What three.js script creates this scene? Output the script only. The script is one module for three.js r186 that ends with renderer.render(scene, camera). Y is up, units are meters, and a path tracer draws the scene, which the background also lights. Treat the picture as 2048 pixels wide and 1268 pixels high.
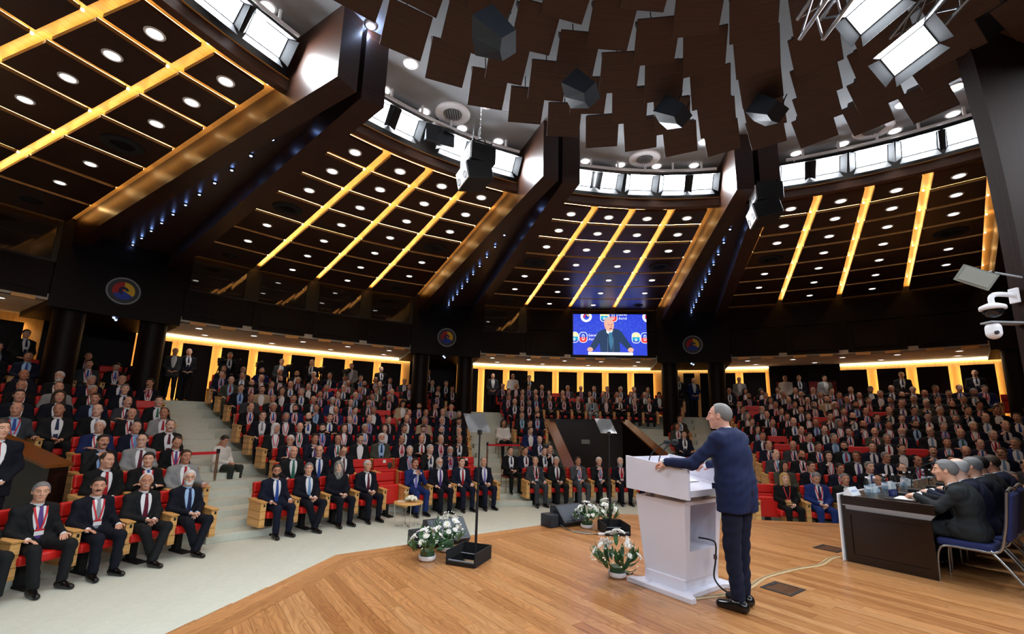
import * as THREE from 'three';
import { mergeGeometries, toCreasedNormals } from 'three/addons/utils/BufferGeometryUtils.js';
import { RoundedBoxGeometry } from 'three/addons/geometries/RoundedBoxGeometry.js';
import { RectAreaLightUniformsLib } from 'three/addons/lights/RectAreaLightUniformsLib.js';
import { Brush, Evaluator, SUBTRACTION } from 'three-bvh-csg';
RectAreaLightUniformsLib.init();

// ------------------------------------------------------------------ camera, exposure, key figures of the hall
const scene = new THREE.Scene();
scene.background = new THREE.Color(0x000000);
const FPX = 904.37, PITCH = 0.17944, ROLL = -0.02525, EYE = new THREE.Vector3(-2.621, 1.6, 1.564);
const camera = new THREE.PerspectiveCamera(2 * Math.atan(682.5 / FPX) * 180 / Math.PI, 2048 / 1365, 0.1, 80);
camera.position.copy(EYE);
camera.rotation.set(PITCH, 0, -ROLL, 'XYZ');
camera.setViewOffset(2048, 1365, 0, 0, 2048, 1268);
camera.updateMatrixWorld(true);
const renderer = new THREE.WebGLRenderer({ antialias: true });
renderer.toneMapping = THREE.LinearToneMapping;
renderer.toneMappingExposure = 1.3;
renderer.shadowMap.enabled = true;
const RING_L = 120, OVER_L = 200, DOWN_I = 1.5, WHITE_I = 1.2, SOFFIT_I = 0.9;      // radiance of the flood panels, candela of the downlights
const COOL = new THREE.Color(0.88, 0.94, 1.0), WARM = new THREE.Color(1.0, 0.64, 0.25), DOWN = new THREE.Color(1.0, 0.96, 0.9);

// hall: the centre of the round ceiling is the origin, the stage floor is y = 0
const R0 = 7.094, R7 = 16.317, H0 = 6.026, H7 = 6.2, B3 = -0.0235, RIB = 0.110257, PER = 0.592648, HW = 6.78, RW = 19.2, SOFFIT = 4.22;
const U = new THREE.Vector3(0.586, 0, 0.811).normalize(), W = new THREE.Vector3(0.811, 0, -0.586).normalize();   // stage axes: to the rear, to the right
const sw = (w, f, y = 0) => new THREE.Vector3(W.x * w - U.x * f, y, W.z * w - U.z * f);                         // stage right / stage forward
const STAGE_TURN = Math.atan2(U.x, U.z);                                                                        // local z to the rear of the stage
const pol = (R, az, y = 0, c = [0, 0]) => new THREE.Vector3(c[0] + R * Math.sin(az), y, c[1] - R * Math.cos(az));
const ringR = (t) => R0 * Math.pow(R7 / R0, t / 7), ringH = (R) => H0 + (H7 - H0) * (R - R0) / (R7 - R0);
const ribAz = (bay, r) => B3 + (bay - 3) * PER + (r - 2) * RIB;
const D2R = Math.PI / 180;
const cosP = Math.cos(PITCH), sinP = Math.sin(PITCH), cosR = Math.cos(ROLL), sinR = Math.sin(ROLL);
function pix(v) {
  const x = v.x - EYE.x, y = v.y - EYE.y, z = v.z - EYE.z, d = sinP * y - cosP * z, u = FPX * x / d, w = FPX * (cosP * y + sinP * z) / d;
  return [1024 + cosR * u - sinR * w, 682.5 - (sinR * u + cosR * w), d];
}

// ------------------------------------------------------------------ helpers
function rng(seed) { let s = seed >>> 0; return () => { s = (s + 0x6d2b79f5) | 0; let t = Math.imul(s ^ (s >>> 15), 1 | s); t = (t + Math.imul(t ^ (t >>> 7), 61 | t)) ^ t; return ((t ^ (t >>> 14)) >>> 0) / 4294967296; }; }
const taken = new Map();
function numbered(name) { const n = taken.get(name) ?? 0; taken.set(name, n + 1); return n ? name + '_' + String(n).padStart(3, '0') : name; }
function meta(o, label, category, group, kind) { if (label) o.userData.label = label; if (category) o.userData.category = category; if (group) o.userData.group = group; if (kind) o.userData.kind = kind; return o; }
function thing(name, label, category, group) { const o = new THREE.Group(); o.name = numbered(name); meta(o, label, category, group); scene.add(o); return o; }
function part(name, g, m, parent, label) { const o = new THREE.Mesh(g, m); o.name = name; o.castShadow = o.receiveShadow = true; if (label) o.userData.label = label; parent.add(o); return o; }
function one(name, g, m, label, category, group) { const o = part(numbered(name), g, m, scene); return meta(o, label, category, group); }
function structure(name, g, m, parent = scene) { const o = g ? new THREE.Mesh(g, m) : new THREE.Group(); o.name = parent === scene ? numbered(name) : name; o.castShadow = o.receiveShadow = true; if (parent === scene) o.userData.kind = 'structure'; parent.add(o); return o; }
function clean(list) { return mergeGeometries(list.map((g) => { g = g.index ? g.toNonIndexed() : g; for (const k of Object.keys(g.attributes)) if (!['position', 'normal', 'uv'].includes(k)) g.deleteAttribute(k); if (!g.attributes.uv) g.setAttribute('uv', new THREE.BufferAttribute(new Float32Array(g.attributes.position.count * 2), 2)); return g; })); }
const box = (w, h, d, x = 0, y = 0, z = 0) => uvBox(new THREE.BoxGeometry(w, h, d).translate(x, y, z));
const rbox = (w, h, d, r, x = 0, y = 0, z = 0, s = 2) => uvBox(new RoundedBoxGeometry(w, h, d, s, Math.min(r, w / 2.01, h / 2.01, d / 2.01)).translate(x, y, z));
function uvBox(g) {   // uv in metres, from the side that each face points to
  const p = g.attributes.position, n = g.attributes.normal, uv = new Float32Array(p.count * 2);
  for (let i = 0; i < p.count; i++) {
    const ax = Math.abs(n.getX(i)), ay = Math.abs(n.getY(i)), az = Math.abs(n.getZ(i));
    if (ay >= ax && ay >= az) { uv[i * 2] = p.getX(i); uv[i * 2 + 1] = p.getZ(i); } else if (ax >= az) { uv[i * 2] = p.getZ(i); uv[i * 2 + 1] = p.getY(i); } else { uv[i * 2] = p.getX(i); uv[i * 2 + 1] = p.getY(i); }
  }
  return g.setAttribute('uv', new THREE.BufferAttribute(uv, 2));
}
const cyl = (r0, r1, h, x = 0, y = 0, z = 0, n = 20) => new THREE.CylinderGeometry(r1, r0, h, n).translate(x, y + h / 2, z);
const lathe = (pts, n = 28) => new THREE.LatheGeometry(pts.map(([r, y]) => new THREE.Vector2(r, y)), n);
const tube = (pts, r, seg = 24, n = 8) => new THREE.TubeGeometry(new THREE.CatmullRomCurve3(pts.map((p) => p.isVector3 ? p : new THREE.Vector3(...p))), seg, r, n);
function bar(a, b, r, n = 8) { const d = new THREE.Vector3().subVectors(b, a), g = new THREE.CylinderGeometry(r, r, d.length(), n); g.applyQuaternion(new THREE.Quaternion().setFromUnitVectors(new THREE.Vector3(0, 1, 0), d.clone().normalize())); return g.translate((a.x + b.x) / 2, (a.y + b.y) / 2, (a.z + b.z) / 2); }
function solid(pts, faces) {   // flat-shaded solid from corner points; each face a list of corners, uv in metres on the face
  const P = [], UV = [], V = (i) => pts[i].isVector3 ? pts[i] : new THREE.Vector3(...pts[i]);
  for (const f of faces) {
    const o = V(f[0]), e = V(f[1]).clone().sub(o).normalize(), n = e.clone().cross(V(f[2]).clone().sub(o)).normalize(), b = n.clone().cross(e);
    for (let k = 1; k < f.length - 1; k++) for (const i of [f[0], f[k], f[k + 1]]) { const v = V(i), q = v.clone().sub(o); P.push(v.x, v.y, v.z); UV.push(q.dot(e), q.dot(b)); }
  }
  const g = new THREE.BufferGeometry(); g.setAttribute('position', new THREE.Float32BufferAttribute(P, 3)); g.setAttribute('uv', new THREE.Float32BufferAttribute(UV, 2)); g.computeVertexNormals(); return g;
}
function prism(poly, y0, y1, uvOff = [0, 0], axes) {   // poly: [x, z] counter-clockwise or not; top and bottom may be numbers
  const n = poly.length, pts = [...poly.map(([x, z]) => [x, y1, z]), ...poly.map(([x, z]) => [x, y0, z])];
  let area = 0; for (let i = 0; i < n; i++) { const a = poly[i], b = poly[(i + 1) % n]; area += a[0] * b[1] - b[0] * a[1]; }
  const top = [...Array(n).keys()], faces = [area > 0 ? [...top].reverse() : top, (area > 0 ? top : [...top].reverse()).map((i) => i + n)];
  for (let i = 0; i < n; i++) { const j = (i + 1) % n; faces.push(area > 0 ? [i, j, j + n, i + n] : [j, i, i + n, j + n]); }
  const g = solid(pts, faces), p = g.attributes.position, uv = g.attributes.uv, nn = g.attributes.normal, [ax, az] = axes ?? [[1, 0], [0, 1]];
  for (let i = 0; i < p.count; i++) if (Math.abs(nn.getY(i)) > 0.9) uv.setXY(i, p.getX(i) * ax[0] + p.getZ(i) * ax[1] + uvOff[0], p.getX(i) * az[0] + p.getZ(i) * az[1] + uvOff[1]);
  return g;
}
function band(Ra, Rb, y0, y1, a0, a1, n, c = [0, 0], ends = true) {   // arc-shaped slab between two radii
  const I = [], pts = [];
  for (let i = 0; i <= n; i++) { const a = a0 + (a1 - a0) * i / n; for (const [R, y] of [[Ra, y1], [Rb, y1], [Rb, y0], [Ra, y0]]) pts.push(pol(R, a, y, c)); }
  for (let i = 0; i < n; i++) { const k = i * 4; for (let j = 0; j < 4; j++) I.push([k + j, k + (j + 1) % 4, k + 4 + (j + 1) % 4, k + 4 + j]); }
  if (ends) I.push([3, 2, 1, 0], [n * 4, n * 4 + 1, n * 4 + 2, n * 4 + 3]);
  const g = solid(pts, I), p = g.attributes.position, nn = g.attributes.normal, uv = g.attributes.uv;
  for (let i = 0; i < p.count; i++) { const x = p.getX(i) - c[0], z = p.getZ(i) - c[1], r = Math.hypot(x, z), a = Math.atan2(x, -z) * (Ra + Rb) / 2; uv.setXY(i, a, Math.abs(nn.getY(i)) > 0.7 ? r : p.getY(i)); }
  return g;
}
function wallArc(R, y0, y1, a0, a1, n, thick = 0.12) { return band(R, R + thick, y0, y1, a0, a1, n); }
function clip(poly, [nx, nz, d]) {   // keep the side with nx x + nz z <= d
  const out = [];
  for (let i = 0; i < poly.length; i++) {
    const a = poly[i], b = poly[(i + 1) % poly.length], da = nx * a[0] + nz * a[1] - d, db = nx * b[0] + nz * b[1] - d;
    if (da <= 0) out.push(a);
    if (da * db < 0) { const t = da / (da - db); out.push([a[0] + (b[0] - a[0]) * t, a[1] + (b[1] - a[1]) * t]); }
  }
  return out;
}
const at = (o, v, ry = 0) => { o.position.copy(v); o.rotation.y = ry; return o; };
const ORD = ['', 'first', 'second', 'third', 'fourth', 'fifth', 'sixth', 'seventh', 'eighth', 'ninth', 'tenth', 'eleventh', 'twelfth', 'thirteenth', 'fourteenth', 'fifteenth', 'sixteenth', 'seventeenth', 'eighteenth', 'nineteenth', 'twentieth'];
const ordinal = (n) => n <= 20 ? ORD[n] : (['', '', 'twenty', 'thirty', 'forty', 'fifty'][Math.floor(n / 10)] + (n % 10 ? '-' + ORD[n % 10] : 'th')).replace('yth', 'ieth');

// ------------------------------------------------------------------ noise and computed textures
function hash2(x, y, s) { let h = Math.imul(x | 0, 374761393) ^ Math.imul(y | 0, 668265263) ^ Math.imul(s, 1274126177); h = Math.imul(h ^ (h >>> 13), 1274126177); return ((h ^ (h >>> 16)) >>> 0) / 4294967296; }
function vnoise(x, y, px, py, s) {   // periodic value noise
  const ix = Math.floor(x), iy = Math.floor(y), fx = x - ix, fy = y - iy, u = fx * fx * (3 - 2 * fx), v = fy * fy * (3 - 2 * fy), m = (a, n) => ((a % n) + n) % n;
  const a = hash2(m(ix, px), m(iy, py), s), b = hash2(m(ix + 1, px), m(iy, py), s), c = hash2(m(ix, px), m(iy + 1, py), s), d = hash2(m(ix + 1, px), m(iy + 1, py), s);
  return (a + (b - a) * u) * (1 - v) + (c + (d - c) * u) * v;
}
function texture(w, h, f, srgb = true) {
  const d = new Uint8Array(w * h * 4);
  for (let y = 0; y < h; y++) for (let x = 0; x < w; x++) { const c = f(x / w, y / h), i = (y * w + x) * 4; d[i] = Math.max(0, Math.min(255, c[0] * 255)); d[i + 1] = Math.max(0, Math.min(255, c[1] * 255)); d[i + 2] = Math.max(0, Math.min(255, c[2] * 255)); d[i + 3] = 255; }
  const t = new THREE.DataTexture(d, w, h); t.magFilter = THREE.LinearFilter; t.minFilter = THREE.LinearFilter; t.wrapS = t.wrapT = THREE.RepeatWrapping; if (srgb) t.colorSpace = THREE.SRGBColorSpace; t.needsUpdate = true; return t;
}
const mix = (a, b, t) => a.map((x, i) => x + (b[i] - x) * t);
function woodTex(w, h, light, dark, seed, along = 3, across = 40, wave = 0.5) {   // grain runs along u
  return texture(w, h, (u, v) => {
    const warp = vnoise(u * 4, v * 6, 4, 6, seed) * wave + vnoise(u * 9, v * 12, 9, 12, seed + 5) * wave * 0.4;
    const rings = 0.5 + 0.5 * Math.sin((v * across * 0.35 + warp * 6) * 2 * Math.PI), fine = vnoise(u * along * 4, v * across * 4, along * 4, across * 4, seed + 1), streak = vnoise(u * along, v * across, along, across, seed + 2);
    return mix(light, dark, Math.min(1, 0.42 * streak + 0.25 * fine + 0.33 * Math.pow(rings, 3)));
  });
}
function tiled(t, sx, sy = sx, ox = 0, oy = 0, rot = 0) { const c = t.clone(); c.repeat.set(1 / sx, 1 / sy); c.offset.set(ox, oy); c.rotation = rot; c.needsUpdate = true; return c; }
const hex = (c) => new THREE.Color(c);
const mat = (color, roughness = 0.6, o = {}) => new THREE.MeshPhysicalMaterial({ color: hex(color), roughness, ...o });

const oakTex = woodTex(1024, 512, [0.77, 0.60, 0.42], [0.53, 0.36, 0.22], 11, 3, 30, 0.7);
const darkTex = woodTex(512, 512, [0.155, 0.098, 0.075], [0.085, 0.05, 0.038], 23, 2, 60, 0.2);
const panelTex = woodTex(512, 512, [0.25, 0.165, 0.13], [0.155, 0.098, 0.076], 29, 2, 60, 0.2);
const mapleTex = woodTex(512, 512, [0.93, 0.74, 0.47], [0.8, 0.58, 0.32], 37, 2, 50, 0.25);
const walnutTex = woodTex(512, 512, [0.36, 0.235, 0.16], [0.215, 0.13, 0.085], 41, 2, 60, 0.2);
const carpetTex = texture(512, 512, (u, v) => {   // light loop carpet with a dotted weave, 0.5 m a tile
  const row = Math.floor(v * 24), sx = u * 24 + (row % 2) * 0.5, dx = Math.abs(sx - Math.round(sx)), dy = Math.abs(v * 24 - row - 0.5), dot = dx < 0.27 && dy < 0.2 ? 1 : 0, n = hash2(Math.floor(u * 256), Math.floor(v * 256), 3), m = vnoise(u * 8, v * 8, 8, 8, 9);
  return mix(mix([0.80, 0.825, 0.78], [0.77, 0.80, 0.755], m), [0.91, 0.93, 0.89], dot * 0.75).map((c) => c * (0.9 + 0.16 * n));
});
const weaveTex = texture(256, 256, (u, v) => { const s = 0.5 + 0.5 * Math.sin((u + v) * 64 * Math.PI * 2), n = hash2(Math.floor(u * 256), Math.floor(v * 256), 71); const g = 0.86 + 0.08 * s + 0.1 * n - 0.05; return [g, g, g]; });
const plasterTex = texture(256, 256, (u, v) => { const g = 0.93 + 0.05 * vnoise(u * 12, v * 12, 12, 12, 5) + 0.02 * hash2(Math.floor(u * 256), Math.floor(v * 256), 8); return [g, g, g]; });
const leatherTex = texture(256, 256, (u, v) => { const g = 0.35 + 0.4 * vnoise(u * 48, v * 48, 48, 48, 15) + 0.25 * vnoise(u * 90, v * 90, 90, 90, 16); return [g, g, g]; }, false);

const M = {
  darkWood: new THREE.MeshPhysicalMaterial({ map: tiled(panelTex, 1.2), roughness: 0.32, specularIntensity: 0.8 }),
  fascia: new THREE.MeshPhysicalMaterial({ map: tiled(darkTex, 1.2), roughness: 0.5, specularIntensity: 0.35, color: hex(0xa08c80) }),
  darkWoodUp: new THREE.MeshPhysicalMaterial({ map: tiled(darkTex, 1.2, 1.2, 0, 0, Math.PI / 2), roughness: 0.5, specularIntensity: 0.35, color: hex(0xb09a8c) }),
  beamWood: new THREE.MeshPhysicalMaterial({ map: tiled(walnutTex, 1.4), roughness: 0.34, color: hex(0xa89890) }),
  wing: new THREE.MeshPhysicalMaterial({ map: tiled(walnutTex, 1.6, 0.8), roughness: 0.6, specularIntensity: 0.3, color: hex(0x82706a) }),
  maple: new THREE.MeshPhysicalMaterial({ map: tiled(mapleTex, 1.0), roughness: 0.38 }),
  mapleUp: new THREE.MeshPhysicalMaterial({ map: tiled(mapleTex, 1.0, 1.0, 0, 0, Math.PI / 2), roughness: 0.4 }),
  walnut: new THREE.MeshPhysicalMaterial({ map: tiled(walnutTex, 1.2), roughness: 0.3 }),
  board: new THREE.MeshPhysicalMaterial({ map: tiled(walnutTex, 1.0), roughness: 0.55, color: hex(0xb89c8e) }),
  cap: new THREE.MeshPhysicalMaterial({ map: tiled(mapleTex, 1.0), roughness: 0.3, color: hex(0x8a6a4c) }),
  drum: mat(0x1a1a1d, 0.8),
  espresso: new THREE.MeshPhysicalMaterial({ map: tiled(darkTex, 1.0), roughness: 0.26, color: hex(0xd8c8c0) }),
  chrome: mat(0xd4d6d8, 0.16, { metalness: 1 }), steel: mat(0x9a9da2, 0.34, { metalness: 1 }), brass: mat(0xb9975a, 0.34, { metalness: 0.9 }),
  black: mat(0x0d0e11, 0.5), matteBlack: mat(0x0b0b0d, 0.78), navyBlack: mat(0x1c222c, 0.45), grille: mat(0x20252d, 0.62),
  white: mat(0xe9e9ee, 0.42), lacquer: mat(0xdad9e6, 0.28, { clearcoat: 0.5, clearcoatRoughness: 0.2 }), greyMetal: mat(0x8d9299, 0.5),
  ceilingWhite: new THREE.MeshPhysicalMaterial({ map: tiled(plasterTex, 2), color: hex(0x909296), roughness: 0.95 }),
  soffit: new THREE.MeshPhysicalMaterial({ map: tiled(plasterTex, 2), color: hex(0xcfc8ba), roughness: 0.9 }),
  carpet: new THREE.MeshPhysicalMaterial({ map: tiled(carpetTex, 0.5), roughness: 0.97 }),
  carpetDark: new THREE.MeshPhysicalMaterial({ map: tiled(carpetTex, 0.5), roughness: 0.97 }),
  red: mat(0xcf1d17, 0.38, { bumpMap: tiled(leatherTex, 0.25), bumpScale: 0.0006 }), redSide: mat(0xb41510, 0.45),
  belt: mat(0xd21f2a, 0.7), paper: mat(0xe9e9e6, 0.8), gold: mat(0xb08d4a, 0.35, { metalness: 0.7 }),
};
const glow = (c, k) => new THREE.MeshStandardMaterial({ color: 0x222222, emissive: c instanceof THREE.Color ? c : hex(c), emissiveIntensity: k, roughness: 0.6 });
const G = { flood: glow(COOL, 6), lamp: glow(DOWN, 5), soffitLamp: glow(DOWN, 2.6), strip: glow(WARM, 15), stripPale: glow(new THREE.Color(1, 0.84, 0.58), 9), bulb: glow(new THREE.Color(1, 0.78, 0.45), 5), blue: glow(new THREE.Color(0.4, 0.55, 1), 5) };
// ------------------------------------------------------------------ stage floor: planks along the stage axis with mitred border boards
const stageOuter = (() => {   // outline in (w, f)
  const P = [[-1.31, 6.15], [3.76, 6.2], [11.0, -0.2], [11.0, -7.5], [-9.0, -7.5], [-6.4, 1.5]];
  return P;
})();
const wf2xz = ([w, f]) => { const v = sw(w, f); return [v.x, v.z]; };
const floorStage = structure('floor', prism(stageOuter.map(wf2xz), -0.57, -0.022), M.walnut);
const edgesWF = [];
for (let i = 0; i < 6; i++) { const a = stageOuter[i], b = stageOuter[(i + 1) % 6], dx = b[0] - a[0], dy = b[1] - a[1], l = Math.hypot(dx, dy), n = [-dy / l * -1, dx / l * -1]; edgesWF.push({ a, b, n: [dy / l * -1, -dx / l * -1], l }); }
for (const e of edgesWF) { const c = [1, 0]; if ((c[0] - e.a[0]) * e.n[0] + (c[1] - e.a[1]) * e.n[1] > 0) e.n = [-e.n[0], -e.n[1]]; e.d = e.a[0] * e.n[0] + e.a[1] * e.n[1]; }
const plankMats = [0xfff6ea, 0xf3e4d0, 0xffeeda, 0xe8d4ba, 0xf8e8d2, 0xdcc3a6].map((c, i) => new THREE.MeshPhysicalMaterial({ map: tiled(oakTex, 1.6, 0.62, i * 0.37, i * 0.29), roughness: 0.3, color: hex(c), clearcoat: 0.25, clearcoatRoughness: 0.25 }));
{
  const rnd = rng(5), insetEdges = [0, 1, 5], inset = 0.34, PW = 0.125, uA = [-U.x, -U.z], wA = [W.x, W.z];
  const lay = (poly, m, off) => { if (poly.length > 2) structure('plank', prism(poly.map(wf2xz), -0.022, 0, off, [uA, wA]), m, floorStage); };
  let count = 0; const far = [];
  for (let w = -6.5; w < 9.5; w += PW) {
    let f = -1.0 - rnd() * 1.2;
    while (f < 6.3) {
      const len = 1.5 + rnd() * 1.3; let poly = [[w + 0.0012, f + 0.001], [w + PW - 0.0012, f + 0.001], [w + PW - 0.0012, f + len - 0.001], [w + 0.0012, f + len - 0.001]];
      for (const i of insetEdges) poly = clip(poly, [edgesWF[i].n[0], edgesWF[i].n[1], edgesWF[i].d - inset]);
      const m = plankMats[Math.floor(rnd() * 6)], off = [rnd() * 7, rnd() * 5];
      if (poly.length > 2) {
        const c = poly.reduce((s, q) => [s[0] + q[0] / poly.length, s[1] + q[1] / poly.length], [0, 0]), s = pix(sw(c[0], c[1]));
        if (s[2] > 0.6 && s[0] > -150 && s[0] < 2200 && s[1] < 1500 && count < 255) { lay(poly, m, off); count++; } else far.push(prism(poly.map(wf2xz), -0.022, 0, off, [uA, wA]));
      }
      f += len;
    }
  }
  if (far.length) { const o = structure('planks', clean(far), plankMats[1], floorStage); o.userData.kind = 'stuff'; }
  for (const i of insetEdges) for (const k of [0, 1]) {   // two border boards along each front edge, mitred at the corners
    const e = edgesWF[i], t = [(e.b[0] - e.a[0]) / e.l, (e.b[1] - e.a[1]) / e.l], q = (s, d) => [e.a[0] + t[0] * s - e.n[0] * d, e.a[1] + t[1] * s - e.n[1] * d];
    let poly = [q(-3, k * 0.17 + 0.001), q(e.l + 3, k * 0.17 + 0.001), q(e.l + 3, k * 0.17 + 0.169), q(-3, k * 0.17 + 0.169)];
    for (const j of insetEdges) if (j !== i) { const o = edgesWF[j], bis = [o.n[0] - e.n[0], o.n[1] - e.n[1]]; poly = clip(poly, [bis[0], bis[1], o.d - e.d]); }
    structure('border_plank', prism(poly.map(wf2xz), -0.03, 0.001, [k * 3.1, i * 1.7], i === 0 ? [wA, uA] : [[wA[0] * t[0] + uA[0] * t[1], wA[1] * t[0] + uA[1] * t[1]], [wA[0] * -t[1] + uA[0] * t[0], wA[1] * -t[1] + uA[1] * t[0]]]), plankMats[2 + k], floorStage);
  }
  // wooden steps down from the left side of the stage
  const e = edgesWF[5], t = [(e.b[0] - e.a[0]) / e.l, (e.b[1] - e.a[1]) / e.l], q = (s, d) => [e.a[0] + t[0] * s + e.n[0] * d, e.a[1] + t[1] * s + e.n[1] * d];
  for (let k = 0; k < 3; k++) structure('step_board', prism([q(0.4, k * 0.3), q(e.l - 0.75 - k * 0.12, k * 0.3), q(e.l - 0.75 - k * 0.12, k * 0.3 + 0.3), q(0.4, k * 0.3 + 0.3)].map(wf2xz), -0.57, -0.142 * (k + 1)), plankMats[k], floorStage);
}
// ------------------------------------------------------------------ carpeted floor and terraces
const YF = -0.57, NROW = 11, RISE = 0.26, C0 = [1.75, -1.1], FLOOR_DEPTH = 0.745;
const NROW_R = 13, RISE_R = 0.21, CR = [1.9, -0.1];   // the right-hand blocks start nearer the stage and rise more gently
const rowC = (k, b = 0) => b < 3 ? [C0[0] * (1 - k / (NROW - 1)), C0[1] * (1 - k / (NROW - 1))] : [CR[0] * (1 - k / (NROW_R - 1)), CR[1] * (1 - k / (NROW_R - 1))], rowR = (k, b = 0) => (b < 3 ? 10.95 : 9.0) + FLOOR_DEPTH * k, rowY = (k, b = 0) => YF + (b < 3 ? RISE : RISE_R) * k, rowsOf = (b) => b < 3 ? NROW : NROW_R;
const A0 = -98 * D2R, A1 = 74 * D2R;
structure('floor', prism([[-21, -21], [21, -21], [21, 12], [-21, 12]], YF - 0.2, YF), M.carpet);
const AISLES = [-46.2, -12.8, 17.5, 52].map((a) => a * D2R), AISLE_HALF = 0.56;
const rowPoint = (k, azHall, dR = 0, blk = 0) => {   // where the ray from the hall centre at that azimuth meets the row's arc
  const c = rowC(k, blk), R = rowR(k, blk) + dR, s = Math.sin(azHall), q = -Math.cos(azHall), b = -(s * c[0] + q * c[1]), cc = c[0] * c[0] + c[1] * c[1] - R * R, t = -b + Math.sqrt(b * b - cc);
  return new THREE.Vector3(s * t, rowY(k, blk), q * t);
};
const seam = (k, b, R) => { const p = rowPoint(k, AISLES[2], R - rowR(k, b), b), c = rowC(k, b); return Math.atan2(p.x - c[0], -(p.z - c[1])); };
for (let k = 1; k < NROW_R; k++) { const Ra = rowR(k, 3) - 0.44; structure('floor_terrace', band(Ra, rowR(k, 3) + (k === NROW_R - 1 ? 3 : 1.6), YF, rowY(k, 3), seam(k, 3, Ra + 0.4), A1, 30, rowC(k, 3)), M.carpetDark); }
for (let k = 1; k < NROW; k++) {   // the rows below the centre opening stop at its walls
  const c = rowC(k), Ra = rowR(k) - 0.44, Rb = rowR(k) + (k === NROW - 1 ? 3 : 1.6), cut = Ra < 16.0;
  const zA = Math.min(-12.6, c[1] - Ra), lx = -0.75 + (-12.75 - zA) / 3.45 * -0.36, rx = 2.62 - (-12.45 - zA) / 3.75 * 0.82, aL = Math.atan2(lx - 0.05 - c[0], Ra), aR = Math.atan2(rx + 0.05 - c[0], Ra);
  for (const [p, q, n] of cut ? [[A0, aL, 44], [aR, seam(k, 0, Ra), 16]] : [[A0, seam(k, 0, Ra), 56]]) structure('floor_terrace', band(Ra, cut ? Math.min(Rb, 16.9) : Rb, YF, rowY(k), p, q, n, c), M.carpetDark);
}
for (const [n, az] of AISLES.entries()) for (let k = 1; k < (n < 3 ? NROW : NROW_R); k++) for (const j of [1]) {   // stairs: an in-between step before each terrace
  const blk = n < 3 ? 0 : 3, p = rowPoint(k, az, -0.44, blk), dir = new THREE.Vector3(Math.sin(az), 0, -Math.cos(az)), y = rowY(k - 1, blk) + (rowY(1, blk) - YF) / 2, d = j ? 0.36 : 0;
  const g = rbox(AISLE_HALF * 2, y - YF, 0.5, 0.012, 0, (y - YF) / 2, 0.02);
  at(structure('aisle_step', g, M.carpetDark), new THREE.Vector3(p.x - dir.x * (d - 0.2), YF, p.z - dir.z * (d - 0.2)), -az);
}
// ------------------------------------------------------------------ ceiling: recessed light grooves between dark wood panels, one bay after the other
const BAYS = [1, 2, 3, 4], NAMES = { 1: 'far left', 2: 'centre left', 3: 'centre', 4: 'right' }, GROOVE = 0.15, PT = 0.05;
const lampDisc = new THREE.CircleGeometry(0.062, 14).rotateX(Math.PI / 2), lampTrim = lathe([[0.062, 0.012], [0.062, -0.002], [0.07, -0.008], [0.082, -0.006], [0.086, 0.004]], 24), lampCup = lathe([[0.062, 0.06], [0.062, 0]], 20);
function downlight(p, label, group, intensity, glowMat = G.lamp, s = 1, angle = 0.75) {
  const o = thing('downlight', label, 'ceiling light', group); o.position.copy(p); o.scale.setScalar(s);
  part('lamp', lampDisc, glowMat, o); part('trim_ring', lampTrim, M.white, o);
  if (intensity) { const l = new THREE.SpotLight(DOWN, intensity, 0, angle, 0.6, 2); l.position.set(0, -0.03, 0); l.target.position.set(0, -3, 0); l.castShadow = true; l.shadow.radius = 3; o.add(l, l.target); }
  return o;
}
const ventGeo = [lathe([[0.0, 0.0], [0.16, 0.0], [0.17, -0.03], [0.28, -0.03], [0.3, -0.01], [0.3, 0.03]], 32), clean([-0.12, -0.08, -0.04, 0, 0.04, 0.08, 0.12].map((x) => box(0.016, 0.02, 2 * Math.sqrt(0.0256 - x * x), x, -0.02, 0)))];
function vent(p, label, m, group, s = 1) { const o = thing('air_vent', label, 'vent', group); o.position.copy(p); o.scale.setScalar(s); part('rim', ventGeo[0], m, o); part('grille', ventGeo[1], m === M.matteBlack ? M.black : M.greyMetal, o); return o; }
const domeGeo = lathe([[0.0, -0.075], [0.07, -0.06], [0.11, -0.02], [0.12, 0.0], [0.2, -0.005], [0.2, 0.02]].reverse(), 24);
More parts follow.
